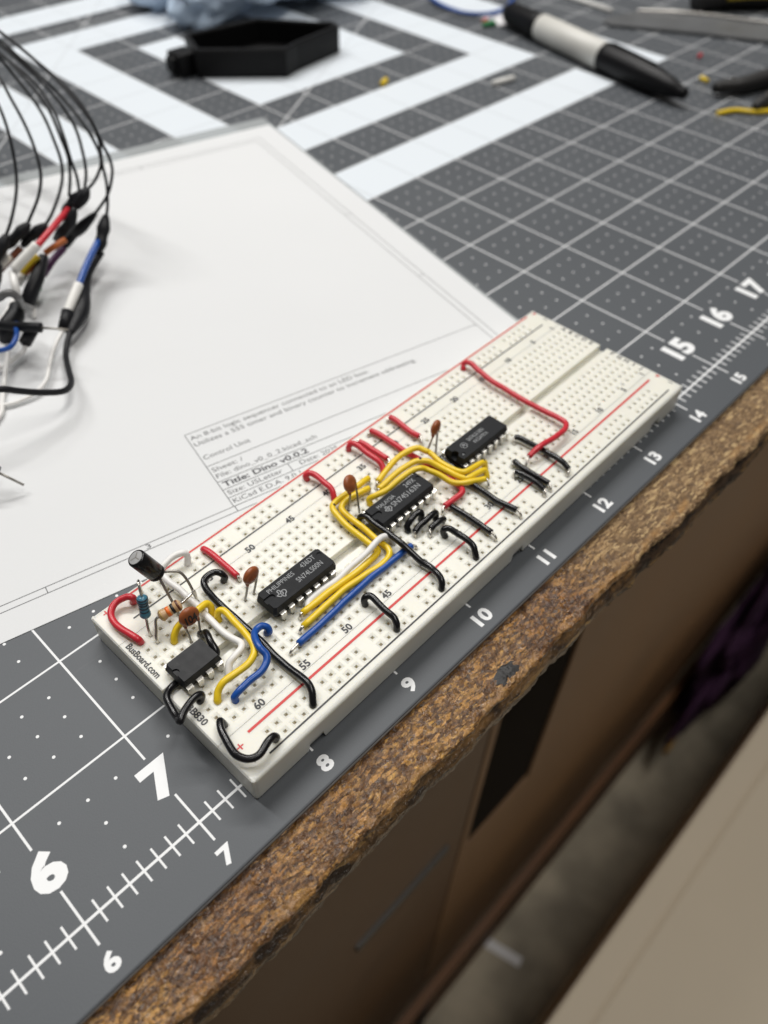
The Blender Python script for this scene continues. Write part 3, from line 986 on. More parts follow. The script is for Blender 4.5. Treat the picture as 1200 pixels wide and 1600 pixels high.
WIRES = {
  'redloop': ('red', (0.2, 0.94), [(0.2, 0.907, 0.05), (0.194, 0.912, 0.1), (0.159, 0.956, 0.1), (0.067, 0.99, 0.08), (-0.007, 0.948, 0.07), (-0.043, 0.876, 0.06), (-0.046, 0.754, 0.06), (-0.022, 0.636, 0.06), (-0.007, 0.561, 0.05)], (0, 0.55), 0, 0),
  'white1': ('white', (0.8, 0.94), [(0.819, 0.953, 0.06), (0.808, 0.974, 0.12), (0.724, 1.006, 0.13), (0.621, 0.997, 0.12), (0.549, 0.969, 0.1), (0.522, 0.843, 0.09), (0.538, 0.689, 0.08), (0.544, 0.541, 0.07), (0.552, 0.459, 0.06), (0.536, 0.336, 0.05), (0.531, 0.143, 0.06), (0.537, -0.009, 0.07), (0.551, -0.117, 0.08), (0.517, -0.163, 0.09), (0.435, -0.181, 0.1), (0.361, -0.191, 0.08)], (0.3, -0.25), 0, 0),
  'yel1': ('yellow', (0.2, 0.35), [(0.219, 0.366, 0.05), (0.272, 0.384, 0.09), (0.348, 0.385, 0.11), (0.456, 0.379, 0.13), (0.541, 0.393, 0.13), (0.598, 0.399, 0.11), (0.614, 0.37, 0.07)], (0.6, 0.35), 0, 0),
  'black555': ('black', (0.4, 0.25), [(0.394, 0.205, 0.04), (0.412, 0.177, 0.09), (0.38, 0.07, 0.11), (0.358, -0.027, 0.07)], None, 0, 0),
  'blackleft': ('black', (0, -0.25), [(0.021, -0.254, 0.04), (0.013, -0.253, 0.09), (-0.061, -0.256, 0.11), (-0.158, -0.284, 0.11), (-0.232, -0.324, 0.1), (-0.224, -0.279, 0.07), (-0.201, -0.139, 0.05), (-0.174, -0.05, 0.04), (-0.123, -0.007, 0.03), (-0.036, 0.01, 0.02)], None, 0, 0),
  'yel2': ('yellow', (0.6, 0.25), [(0.6, 0.258, 0.05), (0.629, 0.255, 0.1), (0.656, 0.217, 0.11), (0.649, 0.072, 0.11), (0.624, -0.112, 0.11), (0.601, -0.22, 0.11), (0.552, -0.288, 0.11), (0.462, -0.323, 0.11), (0.341, -0.317, 0.11), (0.215, -0.306, 0.1), (0.148, -0.315, 0.06)], (0.1, -0.35), 0, 0),
  'blue1': ('blue', (0.8, -0.15), [(0.811, -0.174, 0.05), (0.812, -0.151, 0.09), (0.777, -0.118, 0.11), (0.71, -0.121, 0.12), (0.656, -0.167, 0.14), (0.61, -0.302, 0.16), (0.613, -0.381, 0.13), (0.573, -0.424, 0.11), (0.484, -0.452, 0.1), (0.364, -0.445, 0.09), (0.251, -0.445, 0.08), (0.202, -0.445, 0.05)], (0.2, -0.45), 0, 0),
  'blacklong': ('black', (0.9, 0.55), [(0.913, 0.538, 0.05), (0.897, 0.569, 0.1), (0.851, 0.614, 0.11), (0.761, 0.622, 0.11), (0.711, 0.583, 0.1), (0.688, 0.477, 0.08), (0.695, 0.287, 0.05), (0.698, -0.076, 0.045), (0.685, -0.415, 0.05), (0.684, -0.678, 0.07), (0.677, -0.801, 0.09), (0.652, -0.87, 0.07)], (0.6, -0.93), 0, 0),
  'red15': ('red', (1.0, 0.94), [(0.993, 0.948, 0.04), (0.999, 0.81, 0.05), (1.001, 0.63, 0.05), (1.003, 0.476, 0.045)], (1.0, 0.45), 0, 1),
  'red23': ('red', (2.3, 0.94), [(2.29, 0.949, 0.05), (2.323, 0.932, 0.08), (2.345, 0.868, 0.08), (2.339, 0.739, 0.08), (2.333, 0.624, 0.07)], (2.3, 0.55), 0, 0),
  'red29': ('red', (2.9, 0.94), [(2.902, 0.939, 0.04), (2.931, 0.922, 0.08), (2.943, 0.863, 0.09), (2.941, 0.736, 0.08), (2.949, 0.567, 0.08), (2.941, 0.498, 0.05)], (2.9, 0.45), 0, 0),
  'red30': ('red', (3.0, 0.94), [(3.036, 0.912, 0.05), (3.043, 0.821, 0.05), (3.042, 0.708, 0.05), (3.051, 0.526, 0.05)], (3.0, 0.45), 1, 1),
  'red32': ('red', (3.2, 0.94), [(3.249, 0.954, 0.04), (3.252, 0.893, 0.05), (3.261, 0.734, 0.05), (3.261, 0.515, 0.05), (3.272, 0.337, 0.045), (3.293, 0.04, 0.04), (3.28, -0.187, 0.045), (3.259, -0.297, 0.05), (3.214, -0.333, 0.055), (3.091, -0.33, 0.05), (2.96, -0.323, 0.05)], (2.9, -0.35), 1, 1),
  'red35': ('red', (3.5, 0.94), [(3.547, 0.95, 0.045), (3.547, 0.887, 0.05), (3.539, 0.752, 0.05), (3.526, 0.603, 0.05), (3.537, 0.517, 0.05)], (3.5, 0.45), 1, 1),
  'ya': ('yellow', (2.7, 0.45), [(2.715, 0.476, 0.05), (2.618, 0.47, 0.07), (2.46, 0.463, 0.07), (2.245, 0.462, 0.07), (2.184, 0.453, 0.07), (2.137, 0.392, 0.07), (2.111, 0.261, 0.07), (2.105, 0.088, 0.06), (2.104, -0.102, 0.05), (2.113, -0.206, 0.045), (2.09, -0.24, 0.045), (1.962, -0.263, 0.045), (1.72, -0.266, 0.045), (1.513, -0.253, 0.045), (1.132, -0.241, 0.05)], (1.1, -0.25), 1, 1),
  'yb': ('yellow', (2.6, 0.35), [(2.617, 0.376, 0.05), (2.535, 0.39, 0.06), (2.433, 0.41, 0.06), (2.295, 0.406, 0.06), (2.228, 0.365, 0.06), (2.203, 0.249, 0.06), (2.19, 0.044, 0.06), (2.188, -0.122, 0.05), (2.191, -0.219, 0.045), (2.174, -0.302, 0.045), (2.131, -0.348, 0.045), (2.032, -0.367, 0.045), (1.838, -0.357, 0.045), (1.557, -0.329, 0.045), (1.042, -0.349, 0.05)], (1.0, -0.35), 1, 1),
  'white23': ('white', (2.3, -0.25), [(2.275, -0.214, 0.06), (2.237, -0.21, 0.11), (2.185, -0.197, 0.13), (2.1, -0.204, 0.14), (1.957, -0.218, 0.11), (1.742, -0.207, 0.07), (1.563, -0.202, 0.05), (1.261, -0.195, 0.045)], (1.2, -0.25), 0, 0),
  'bluelong': ('blue', (2.4, -0.45), [(2.369, -0.417, 0.035), (2.306, -0.407, 0.04), (2.171, -0.408, 0.04), (1.917, -0.402, 0.04), (1.692, -0.402, 0.04), (1.28, -0.429, 0.04), (0.897, -0.444, 0.045)], (0.8, -0.45), 1, 1),
  'black22': ('black', (2.2, 0.15), [(2.254, 0.156, 0.05), (2.261, 0.138, 0.1), (2.279, 0.091, 0.13), (2.273, -0.016, 0.13), (2.265, -0.196, 0.13), (2.256, -0.387, 0.13), (2.26, -0.504, 0.1), (2.269, -0.629, 0.06), (2.285, -0.715, 0.06), (2.255, -0.832, 0.08), (2.225, -0.905, 0.06)], (2.2, -0.93), 0, 0),
  'hook16': ('black', (1.6, -0.55), [(1.594, -0.54, 0.04), (1.608, -0.539, 0.09), (1.639, -0.567, 0.1), (1.641, -0.658, 0.1), (1.633, -0.78, 0.1), (1.634, -0.858, 0.09), (1.616, -0.91, 0.06)], (1.6, -0.93), 0, 0),
  's1': ('black', (2.5, -0.25), [(2.509, -0.23, 0.05), (2.562, -0.229, 0.09), (2.643, -0.224, 0.11), (2.694, -0.24, 0.11), (2.702, -0.256, 0.06)], (2.7, -0.25), 0, 0),
  's2': ('black', (2.5, -0.35), [(2.51, -0.334, 0.05), (2.579, -0.326, 0.07), (2.669, -0.326, 0.08), (2.77, -0.324, 0.08), (2.824, -0.328, 0.06)], (2.8, -0.35), 1, 0),
  's3': ('black', (2.6, -0.45), [(2.642, -0.419, 0.05), (2.703, -0.419, 0.07), (2.772, -0.42, 0.07), (2.83, -0.428, 0.05)], (2.8, -0.45), 1, 1),
  'hook27': ('black', (2.7, -0.55), [(2.681, -0.536, 0.05), (2.688, -0.536, 0.1), (2.721, -0.573, 0.11), (2.733, -0.676, 0.1), (2.737, -0.789, 0.1), (2.732, -0.864, 0.09), (2.709, -0.91, 0.05)], (2.7, -0.93), 0, 0),
  'b30': ('black', (3.0, -0.35), [(3.016, -0.365, 0.04), (3.008, -0.505, 0.05), (3.012, -0.704, 0.05), (3.005, -0.865, 0.06)], (3.0, -0.93), 1, 1),
  'b34': ('black', (3.5, 0.15), [(3.445, 0.157, 0.045), (3.443, 0.038, 0.045), (3.415, -0.151, 0.045), (3.387, -0.361, 0.05), (3.376, -0.576, 0.05), (3.39, -0.744, 0.055), (3.405, -0.867, 0.06)], (3.4, -0.93), 1, 1),
  'y1': ('yellow', (2.7, 0.35), [(2.74, 0.369, 0.06), (2.9, 0.399, 0.08), (3.102, 0.427, 0.11), (3.235, 0.402, 0.13), (3.331, 0.355, 0.13), (3.357, 0.272, 0.12), (3.374, 0.246, 0.11), (3.36, 0.064, 0.1), (3.378, -0.112, 0.1), (3.418, -0.192, 0.1), (3.53, -0.215, 0.09), (3.689, -0.23, 0.07)], (3.7, -0.25), 1, 0),
  'y2': ('yellow', (2.7, 0.25), [(2.669, 0.289, 0.06), (2.83, 0.283, 0.09), (3.024, 0.278, 0.11), (3.156, 0.253, 0.13), (3.207, 0.22, 0.13), (3.265, 0.152, 0.12), (3.305, -0.008, 0.1), (3.336, -0.172, 0.09), (3.383, -0.259, 0.09), (3.502, -0.289, 0.08), (3.611, -0.305, 0.06)], (3.6, -0.35), 1, 0),
  'y3': ('yellow', (2.5, 0.25), [(2.511, 0.27, 0.05), (2.56, 0.227, 0.1), (2.664, 0.182, 0.13), (2.838, 0.164, 0.17), (2.999, 0.156, 0.18), (3.08, 0.112, 0.18), (3.124, 0.072, 0.16), (3.179, -0.048, 0.13), (3.219, -0.181, 0.1), (3.287, -0.275, 0.09), (3.409, -0.339, 0.08), (3.518, -0.389, 0.07)], (3.5, -0.45), 0, 1),
  'b42': ('black', (4.2, -0.25), [(4.235, -0.223, 0.05), (4.256, -0.259, 0.06), (4.268, -0.387, 0.06), (4.281, -0.571, 0.06), (4.281, -0.729, 0.07), (4.267, -0.833, 0.07), (4.246, -0.907, 0.05)], (4.2, -0.93), 1, 1),
  'b39': ('black', (3.9, -0.45), [(3.945, -0.435, 0.05), (3.933, -0.539, 0.05), (3.93, -0.683, 0.05), (3.939, -0.798, 0.05), (3.933, -0.875, 0.05)], (3.9, -0.93), 1, 1),
  'b38': ('black', (3.8, -0.55), [(3.833, -0.537, 0.05), (3.845, -0.602, 0.06), (3.849, -0.712, 0.06), (3.843, -0.818, 0.06), (3.833, -0.891, 0.05)], (3.8, -0.93), 1, 1),
  'redlong': ('red', (4.8, 0.94), [(4.825, 0.961, 0.04), (4.841, 0.951, 0.07), (4.854, 0.886, 0.09), (4.829, 0.76, 0.08), (4.783, 0.519, 0.08), (4.785, 0.284, 0.07), (4.778, 0.018, 0.07), (4.785, -0.2, 0.07), (4.789, -0.412, 0.08), (4.765, -0.511, 0.09), (4.655, -0.561, 0.1), (4.482, -0.558, 0.11), (4.294, -0.536, 0.13), (4.202, -0.529, 0.12), (4.08, -0.52, 0.08)], (4.0, -0.55), 0, 1),
  'hook0': ('black', (0, -0.55), [(-0.005, -0.549, 0.05), (-0.015, -0.545, 0.09), (-0.06, -0.62, 0.11), (-0.097, -0.733, 0.11), (-0.114, -0.857, 0.1), (-0.076, -0.943, 0.09), (0.001, -0.972, 0.09), (0.113, -0.947, 0.1), (0.178, -0.939, 0.09), (0.202, -0.944, 0.05)], (0.2, -0.93), 0, 0),
}

# ================================================================== jumper wires on the board
LABEL = {
 'redloop': 'red wire hooped round the far left corner of the breadboard',
 'white1': 'white wire running from the far rail past the capacitors to the small plain chip',
 'yel1': 'short yellow wire arched behind the marked brown disc capacitor',
 'blackleft': 'black wire looping off the left end of the board and under the small plain chip',
 'yel2': 'yellow wire curving between the white wire and the short blue wire',
 'blue1': 'short curved blue wire crossing over a long black wire',
 'blacklong': 'long black wire passing under the short curved blue wire',
 'red15': 'straight red wire ending behind the thin brown capacitor of the nearest printed chip',
 'red23': 'arched red wire beside the column number forty, behind the tall brown capacitor',
 'red29': 'arched red wire lying against the short straight red one',
 'red30': 'shorter straight red wire tucked against the arched red one',
 'red32': 'long red wire that dives under the three yellow wires and ends by the black jumpers',
 'red35': 'short red wire nearest the column number twenty-five',
 'ya': 'outer yellow wire of the bent pair left of the middle chip',
 'yb': 'inner yellow wire of the bent pair left of the middle chip',
 'white23': 'white wire lying over the two yellow wires beside the blue one',
 'bluelong': 'long straight blue wire beside two yellow wires',
 'black22': 'black wire crossing over the white wire at the left end of the middle chip',
 'hook16': 'black bridge-shaped wire beside the column number forty-five',
 's1': 'most arched of the three tiny black jumpers in front of the middle chip',
 's2': 'middle one of the three tiny black jumpers in front of the middle chip',
 's3': 'shortest of the three tiny black jumpers, nearest the front rail',
 'hook27': 'black bridge-shaped wire beside the column number thirty-five',
 'b30': 'straight black wire starting at the end of the red wire near the column number thirty-five',
 'b34': 'long straight black wire emerging from under the three yellow wires',
 'y1': 'yellow wire nearest the far chip, first of the three side by side',
 'y2': 'middle yellow wire of the three side by side between the chips',
 'y3': 'yellow wire skirting the middle chip, last of the three side by side',
 'b42': 'black wire crossed over by the long red wire near the column number twenty',
 'b39': 'straight black wire of a touching pair, the one nearer the red tip',
 'b38': 'black wire of a touching pair that covers the column number twenty-five',
 'redlong': 'long red wire bent across the empty end of the board',
 'hook0': 'black hook-shaped wire around the red plus sign at the near corner',
}
WR = 0.031
def jumper(key):
    colr, s, path, e, bs, be = WIRES[key]
    org = bw(s[0], s[1], 0)
    t = thing('jumper_wire', LABEL[key], 'wire', org, 0, 'solid jumper wires plugged into the breadboard')
    P = [bw(*p) - org for p in path]
    S = bw(s[0], s[1]) - org
    Eh = bw(e[0], e[1]) - org
    Z = Vector((0, 0, 1))
    pts = list(P)
    if not bs: pts = [S + Z * -0.012, S + Z * 0.012] + pts
    if not be: pts = pts + [Eh + Z * 0.012, Eh + Z * -0.012]
    g = G()
    sp = spline(pts, 7)
    sd = sum(ord(ch) for ch in key) * 0.37
    n_ = len(sp)
    sp = [p + Vector((noise.noise(p * 5 + Vector((sd, 0, 0))), noise.noise(p * 5 + Vector((0, sd, 0))), 0.6 * noise.noise(p * 5 + Vector((0, 0, sd))))) * 0.011 * min(1, i / 6, (n_ - 1 - i) / 6) for i, p in enumerate(sp)]
    tube(g, sp, [WR * (1 + 0.05 * noise.noise(p * 11 + Vector((sd, sd, 0)))) for p in sp], 12)
    g.done('insulation', M[colr], t, True)
    for bare, hole, a, b_ in ((bs, S, pts[0], pts[1]), (be, Eh, pts[-1], pts[-2])):
        g = G()
        if bare:
            d = (a - b_).normalized()
            k = [a - d * 0.06, a + d * 0.012]
            h0 = Vector((hole.x, hole.y, max(0.015, min(a.z * 0.5, 0.03))))
            if (h0 - a).length > 0.05: k.append((a + d * 0.02 + h0) / 2 + Z * 0.006)
            k += [h0, hole + Z * -0.07]
            tube(g, spline(k, 4), 0.0125, 8)
        else:
            tube(g, [hole + Z * 0.02, hole + Z * -0.08], 0.0125, 8)
        g.done('bare_end', M['tin'], t, True)
    return t
b5 = WIRES['black555']
bl = WIRES['blackleft']
WIRES['blackleft'] = ('black', bl[1], bl[2] + [(0.04, 0.01, -0.01), (0.17, 0.0, -0.03), (0.29, -0.015, -0.01)] + list(reversed(b5[2])), b5[1], 0, 0)
del WIRES['black555']
JW = {k: jumper(k) for k in WIRES}
def ink_dot(key, i, off):
    """a dab of black ink on the insulation"""
    org = bw(*WIRES[key][1])
    c = bw(*WIRES[key][2][i]) - org + Vector(off)
    g = G()
    n = 8
    g.loft([[c + Vector((r * cos(2 * pi * k / n), r * sin(2 * pi * k / n), z)) for k in range(n)] for r, z in ((.018, -.006), (.015, .004), (.004, .008))])
    g.done('ink_dab', M['print_black'], JW[key], True)
ink_dot('ya', 4, (.006, -.012, .024)); ink_dot('y2', 4, (.0, 0, .027)); ink_dot('y1', 9, (-.01, .012, .02)); ink_dot('y2', 8, (-.01, .012, .02)); ink_dot('y1', 11, (.0, 0, .027))

# ================================================================== resistors and capacitors
def frame_of(a, b_):
    d = (b_ - a).normalized()
    x = d.cross(Vector((0, 0, 1))).normalized()
    return d, x, x.cross(d)
def lathe(g, a, b_, prof, n=16, mi=0):
    d, x, y = frame_of(a, b_)
    L_ = (b_ - a).length
    g.loft([[a + d * (t * L_) + (x * cos(2 * pi * k / n) + y * sin(2 * pi * k / n)) * r for k in range(n)] for t, r in prof], True, mi)
def resistor(label, A, B, leads, body_m, bands, r=0.05):
    org = bw(*leads[0][-1])
    t = thing('resistor', label, 'resistor', org, 0, 'resistors at the left end of the board')
    A, B = bw(*A) - org, bw(*B) - org
    prof = [(0, r * .45), (.04, r * .8), (.10, r), (.22, r), (.30, r * .86), (.70, r * .86), (.78, r), (.90, r), (.96, r * .8), (1, r * .45)]
    g = G(); lathe(g, A, B, prof, 20)
    g.done('body', M[body_m], t, True)
    def rad(x):
        for (t0, r0), (t1, r1) in zip(prof, prof[1:]):
            if t0 <= x <= t1: return r0 + (r1 - r0) * (x - t0) / (t1 - t0)
    for c, x0, x1 in bands:
        g = G(); lathe(g, A + (B - A) * x0, A + (B - A) * x1, [(0, rad(x0) + .0016), (.5, rad((x0 + x1) / 2) + .002), (1, rad(x1) + .0016)], 20)
        g.done('colour_band', M[c], t, True)
    for k, pts in enumerate(leads):
        start = A if k == 0 else B
        other = B if k == 0 else A
        d = (start - other).normalized()
        pl = [start - d * .02, start + d * .03] + [bw(*p) - org for p in pts]
        hole = pl[-1]
        g = G(); tube(g, spline(pl + [hole + Vector((0, 0, -.07))], 5), 0.0125, 8)
        g.done('lead', M['tin'], t, True)
    return t
resistor('blue banded resistor standing upright by the red hooped wire', (0.138, 0.613, 0.17), (0.176, 0.650, 0.395),
         [[(0.105, 0.565, 0.06), (0.10, 0.55, 0.0)], [(0.185, 0.662, 0.47), (0.205, 0.70, 0.50), (0.235, 0.76, 0.45), (0.27, 0.86, 0.24), (0.30, 0.93, 0.05), (0.30, 0.94, 0.0)]],
         'res_blue', [('b_dark', .30, .36), ('b_dark', .46, .52), ('b_dark', .60, .66), ('b_dark', .73, .79), ('b_dark', .88, .93)], 0.047)
resistor('tan resistor with brown, black and orange bands, leaning over the long white wire', (0.213, 0.530, 0.17), (0.41, 0.475, 0.225),
         [[(0.145, 0.50, 0.10), (0.105, 0.465, 0.04), (0.10, 0.45, 0.0)], [(0.53, 0.475, 0.25), (0.585, 0.53, 0.18), (0.60, 0.555, 0.02)]],
         'res_tan', [('b_gold', .10, .16), ('b_orange', .36, .50), ('b_black', .58, .70), ('b_brown', .83, .92)], 0.052)

def electrolytic():
    org = bw(0.4, 0.55)
    t = thing('electrolytic_capacitor', 'black cylindrical electrolytic capacitor tilted on long leads at the far left', 'capacitor', org)
    a, b_ = bw(0.437, 0.811, 0.30) - org, bw(0.326, 0.881, 0.57) - org
    r = 0.082
    g = G(); lathe(g, a, b_, [(0, r * .55), (.0, r * .86), (.05, r * .98), (.10, r * .98), (.13, r * .9), (.16, r * .9), (.2, r), (.96, r), (1, r * .93), (1.0, r * .80)], 32)
    g.done('sleeve', M['can'], t, True)
    d, x, y = frame_of(a, b_)
    g = G(); lathe(g, b_ - d * .004, b_ + d * .003, [(0, r * .80), (1, r * .78)], 32)
    g.done('can_top', M['can_top'], t)
    g = G(); c = b_ + d * .0045
    for ang in (0.4, 0.4 + 2 * pi / 3, 0.4 + 4 * pi / 3):
        q = x * cos(ang) + y * sin(ang); p = d.cross(q)
        g.quad(c + p * .004, c - p * .004, c - p * .004 + q * r * .6, c + p * .004 + q * r * .6)
    g.done('vent_score', M['dark_lead'], t)
    # polarity stripe with minus signs
    rr = r * 1.004
    g = G()
    for j in range(5):
        a0, a1 = 5.15 + j * .12, 5.15 + (j + 1) * .12
        q0 = x * cos(a0) + y * sin(a0); q1 = x * cos(a1) + y * sin(a1)
        Ld = b_ - a
        if j in (1, 2, 3):
            for t0, t1 in ((.30, .42), (.55, .67), (.80, .90)):
                g.quad(a + Ld * t0 + q0 * rr, a + Ld * t0 + q1 * rr, a + Ld * t1 + q1 * rr, a + Ld * t1 + q0 * rr)
    g.done('polarity_mark', M['can_print'], t)
    l1 = bw(0.445, 0.79, 0.30) - org
    for pts in ([bw(0.425, 0.775, 0.315), bw(0.418, 0.74, 0.27), bw(0.41, 0.64, 0.12), bw(0.40, 0.555, 0.02), bw(0.40, 0.55, -.07)],
                [bw(0.465, 0.80, 0.31), bw(0.52, 0.755, 0.315), bw(0.585, 0.70, 0.29), bw(0.602, 0.63, 0.20), bw(0.60, 0.56, 0.03), bw(0.60, 0.55, -.07)]):
        g = G(); tube(g, spline([p - org for p in pts], 6), 0.0125, 8)
        g.done('lead', M['dark_lead'], t, True)
electrolytic()

def disc_cap(label, c, normal, h1, h2, r=0.092, mark=None, thick=0.040, m='dark_lead'):
    org = bw(h1[0], h1[1])
    t = thing('disc_capacitor', label, 'capacitor', org, 0, 'brown disc capacitors on the breadboard')
    C_ = bw(*c) - org
    nrm = (bw(*normal) - bw(0, 0, 0)).normalized()
    x = (bw(1, 0, 0) - bw(0, 0, 0)); x = (x - nrm * x.dot(nrm)).normalized()
    y = nrm.cross(x)
    if y.z < 0: y = -y
    g = G(); n = 28
    rings = []
    for k in range(-6, 7):
        a = pi / 2 * k / 6
        rho, z = cos(a) ** 0.75, sin(a)
        ring = []
        for j in range(n):
            q = 2 * pi * j / n
            wob = 1 + .025 * noise.noise(Vector((cos(q) * 2, sin(q) * 2, c[0] * 9)))
            px_, py_ = cos(q) * r * rho * wob, sin(q) * r * rho * wob
            ring.append(C_ + x * px_ + y * py_ + nrm * (z * thick * (1 + .1 * noise.noise(Vector((px_ * 20, py_ * 20, c[0]))))))
        rings.append(ring)
    g.loft(rings, True)
    g.done('disc', M['ceramic'], t, True)
    for sgn, h in ((-1, h1), (1, h2)):
        H = bw(h[0], h[1]) - org
        p = C_ + x * (sgn * r * .62) - y * (r * .55)
        q = C_ + x * (sgn * r * .66) - y * (r * 1.0)
        g = G(); tube(g, [p, q], resample([.022, .014], 2), 8); g.done('coated_neck', M['ceramic'], t, True)
        g = G(); tube(g, spline([q + y * .02, q, q * .35 + H * .65 + Vector((0, 0, .0)), H + Vector((0, 0, .01)), H + Vector((0, 0, -.07))], 5), 0.0105, 8)
        g.done('lead', M[m], t, True)
    if mark:
        vs, fs = text_mesh(mark, .08 / .7, .03, .105, 0, 'CENTER')
        side = -1 if nrm.dot(CAM - bw(*c)) < 0 else 1
        o_ = C_ + nrm * (side * (thick + .0035))
        xx = x if (x.cross(y)).dot(nrm) * side > 0 else -x
        mesh_obj('printed_code', [o_ + xx * v[0] + y * (v[1] - .035) for v in vs], fs, M['print_black'], t)
    return t
disc_cap('brown disc capacitor with black print beside the small plain chip', (0.365, 0.30, 0.255), (-.12, -1, .22), (.3, .25), (.4, .25), .094, '104')
disc_cap('thin brown disc capacitor standing beside the chip nearest the small plain chip', (1.0, 0.25, 0.265), (.12, -1, .0), (.9, .25), (1.0, .25), .090)
disc_cap('brown disc capacitor with a chipped edge beside the far chip', (3.565, 0.33, 0.275), (.25, -1, .0), (3.45, .33), (3.5, .25), .085)
disc_cap('tall brown disc capacitor standing over the bent pair of yellow wires', (2.36, 0.385, 0.30), (.25, -.8, .45), (2.3, .35), (2.35, .25), .088)

# ================================================================== test leads at the left
def lead_thing(name, label, cat, pieces, group=None):
    """pieces: (part name, material, points, radius or radii, flat)"""
    org = Vector(pieces[0][2][-1])
    org.z = 0
    t = thing(name, label, cat, org, 0, group)
    for nm, m, pts, r, fl in pieces:
        sp = spline(pts, 6)
        rr = resample(list(r), len(sp)) if isinstance(r, (list, tuple)) else r
        g = G(); tube(g, [p - org for p in sp], rr, 12, 0, fl)
        g.done(nm, M[m], t, True)
    return t
CR = [.035, .06, .075, .090, .086, .07, .082, .085, .06, .035]
def run(pts):
    """carry a cable on beyond the edge of view and down to the mat"""
    p = Vector(pts[0])
    return [(p.x - 1.2, p.y + 9.0, 0.06), (p.x - 1.0, p.y + 6.0, 0.5), (p.x - .5, p.y + 3.0, 1.5), (p.x - .12, p.y + 1.0, p.z + .02)] + list(pts)
CL = .0205
La = [(10.52, 8.43, 2.0), (10.5, 8.26, 1.9), (10.38, 7.94, 1.7), (10.25, 7.74, 1.4), (10.09, 7.56, 1.2), (9.82, 7.33, 1.0), (9.61, 7.27, 0.8)]
Lb = [(10.83, 8.93, 2.1), (10.72, 8.34, 1.9), (10.65, 8.0, 1.7), (10.55, 7.7, 1.5), (10.45, 7.53, 1.3), (10.3, 7.45, 1.1), (10.0, 7.36, 0.85)]
Lc = [(11.14, 9.52, 2.1), (11.1, 8.84, 1.9), (11.04, 8.31, 1.7), (10.91, 7.88, 1.5), (10.83, 7.67, 1.3), (10.71, 7.57, 1.1), (10.38, 7.35, 0.9), (10.18, 7.27, 0.8)]
Ld = [(11.11, 9.39, 2.2), (11.07, 8.5, 2.0), (11.05, 8.1, 1.8), (10.92, 7.68, 1.6), (10.89, 7.56, 1.4), (10.81, 7.48, 1.2), (10.68, 7.39, 1.0)]
Le = [(11.06, 9.31, 2.2), (11.15, 8.57, 2.0), (11.09, 8.06, 1.8), (10.95, 7.65, 1.6), (10.87, 7.46, 1.4), (10.87, 7.42, 1.2), (10.80, 7.31, 1.05)]
Lf = [(11.12, 9.35, 2.3), (11.25, 8.63, 2.0), (11.25, 8.14, 1.8), (11.21, 7.81, 1.6), (11.08, 7.51, 1.4), (11.01, 7.42, 1.2), (10.86, 7.29, 1.05)]
Lg = [(11.2, 9.51, 2.3), (11.35, 8.91, 2.0), (11.36, 8.24, 1.8), (11.31, 7.71, 1.6), (11.3, 7.51, 1.4), (11.18, 7.29, 1.3), (11.07, 7.35, 1.1), (10.85, 7.26, 1.05)]
Lh = [(11.23, 9.48, 2.4), (11.39, 8.73, 2.1), (11.46, 8.22, 1.9), (11.44, 7.81, 1.7), (11.33, 7.48, 1.5), (11.21, 7.31, 1.3), (11.15, 7.2, 1.1), (11.01, 7.04, 0.9), (10.92, 7.0, 0.75)]
Li = [(11.22, 9.39, 2.4), (11.33, 8.42, 2.1), (11.31, 7.79, 1.9), (11.32, 7.52, 1.7), (11.31, 7.37, 1.5), (11.34, 7.32, 1.3), (11.24, 7.16, 1.2), (11.06, 7.08, 1.0), (10.88, 7.21, 0.75)]
GL = 'test leads with black clips'
def cab(pts): return ('cable', 'clip', run(pts), CL, 1.0)
lead_thing('test_lead', 'black test lead that comes down farthest left, its clip at the edge of the photo', 'test lead',
           [cab(La), ('clip_body', 'clip', [(9.70, 7.30, .86), (9.55, 7.30, .72), (9.35, 7.32, .58)], [.05, .09, .10, .10, .07], .8)], GL)
lead_thing('test_lead', 'black test lead whose clip holds a brown wire', 'test lead',
           [cab(Lb), ('clip_body', 'clip', [(10.04, 7.34, .88), (9.87, 7.40, .76), (9.66, 7.50, .6)], CR, .85),
            ('brown_tail', 'brown', [(9.85, 7.38, .6), (9.66, 7.39, .5), (9.43, 7.37, .4)], .045, 1.0)], GL)
lead_thing('test_lead', 'black test lead ending in the second clip from the left', 'test lead',
           [cab(Lc), ('clip_body', 'clip', [(10.22, 7.26, .83), (10.05, 7.37, .7), (9.88, 7.43, .58)], CR, .85)], GL)
lead_thing('test_lead', 'black test lead ending in the lower clip of the middle pair, orange wire below it', 'test lead',
           [cab(Ld), ('clip_body', 'clip', [(10.64, 7.22, .92), (10.5, 7.26, .72), (10.34, 7.44, .5)], CR, .85),
            ('orange_tail', 'orange', [(10.36, 7.16, .6), (10.21, 7.15, .58), (10.07, 7.22, .5)], .04, 1.0)], GL)
lead_thing('test_lead', 'black test lead running close beside the one that holds the red wire', 'test lead',
           [cab(Le), ('clip_body', 'clip', [(10.82, 7.33, 1.02), (10.72, 7.42, .90), (10.56, 7.52, .70)], CR, .85)], GL)
lead_thing('test_lead', 'black test lead whose upper clip grips the red wire', 'test lead',
           [cab(Lf), ('clip_body', 'clip', [(10.9, 7.24, 1.08), (10.75, 7.34, .95), (10.6, 7.46, .78)], CR, .85),
            ('red_tail', 'red', [(10.60, 7.36, .86), (10.21, 7.09, .85), (9.87, 6.91, .8)], .042, 1.0),
            ('white_sleeve', 'sleeve', [(9.89, 6.93, .81), (9.68, 6.94, .7), (9.52, 6.96, .6)], .062, 1.0)], GL)
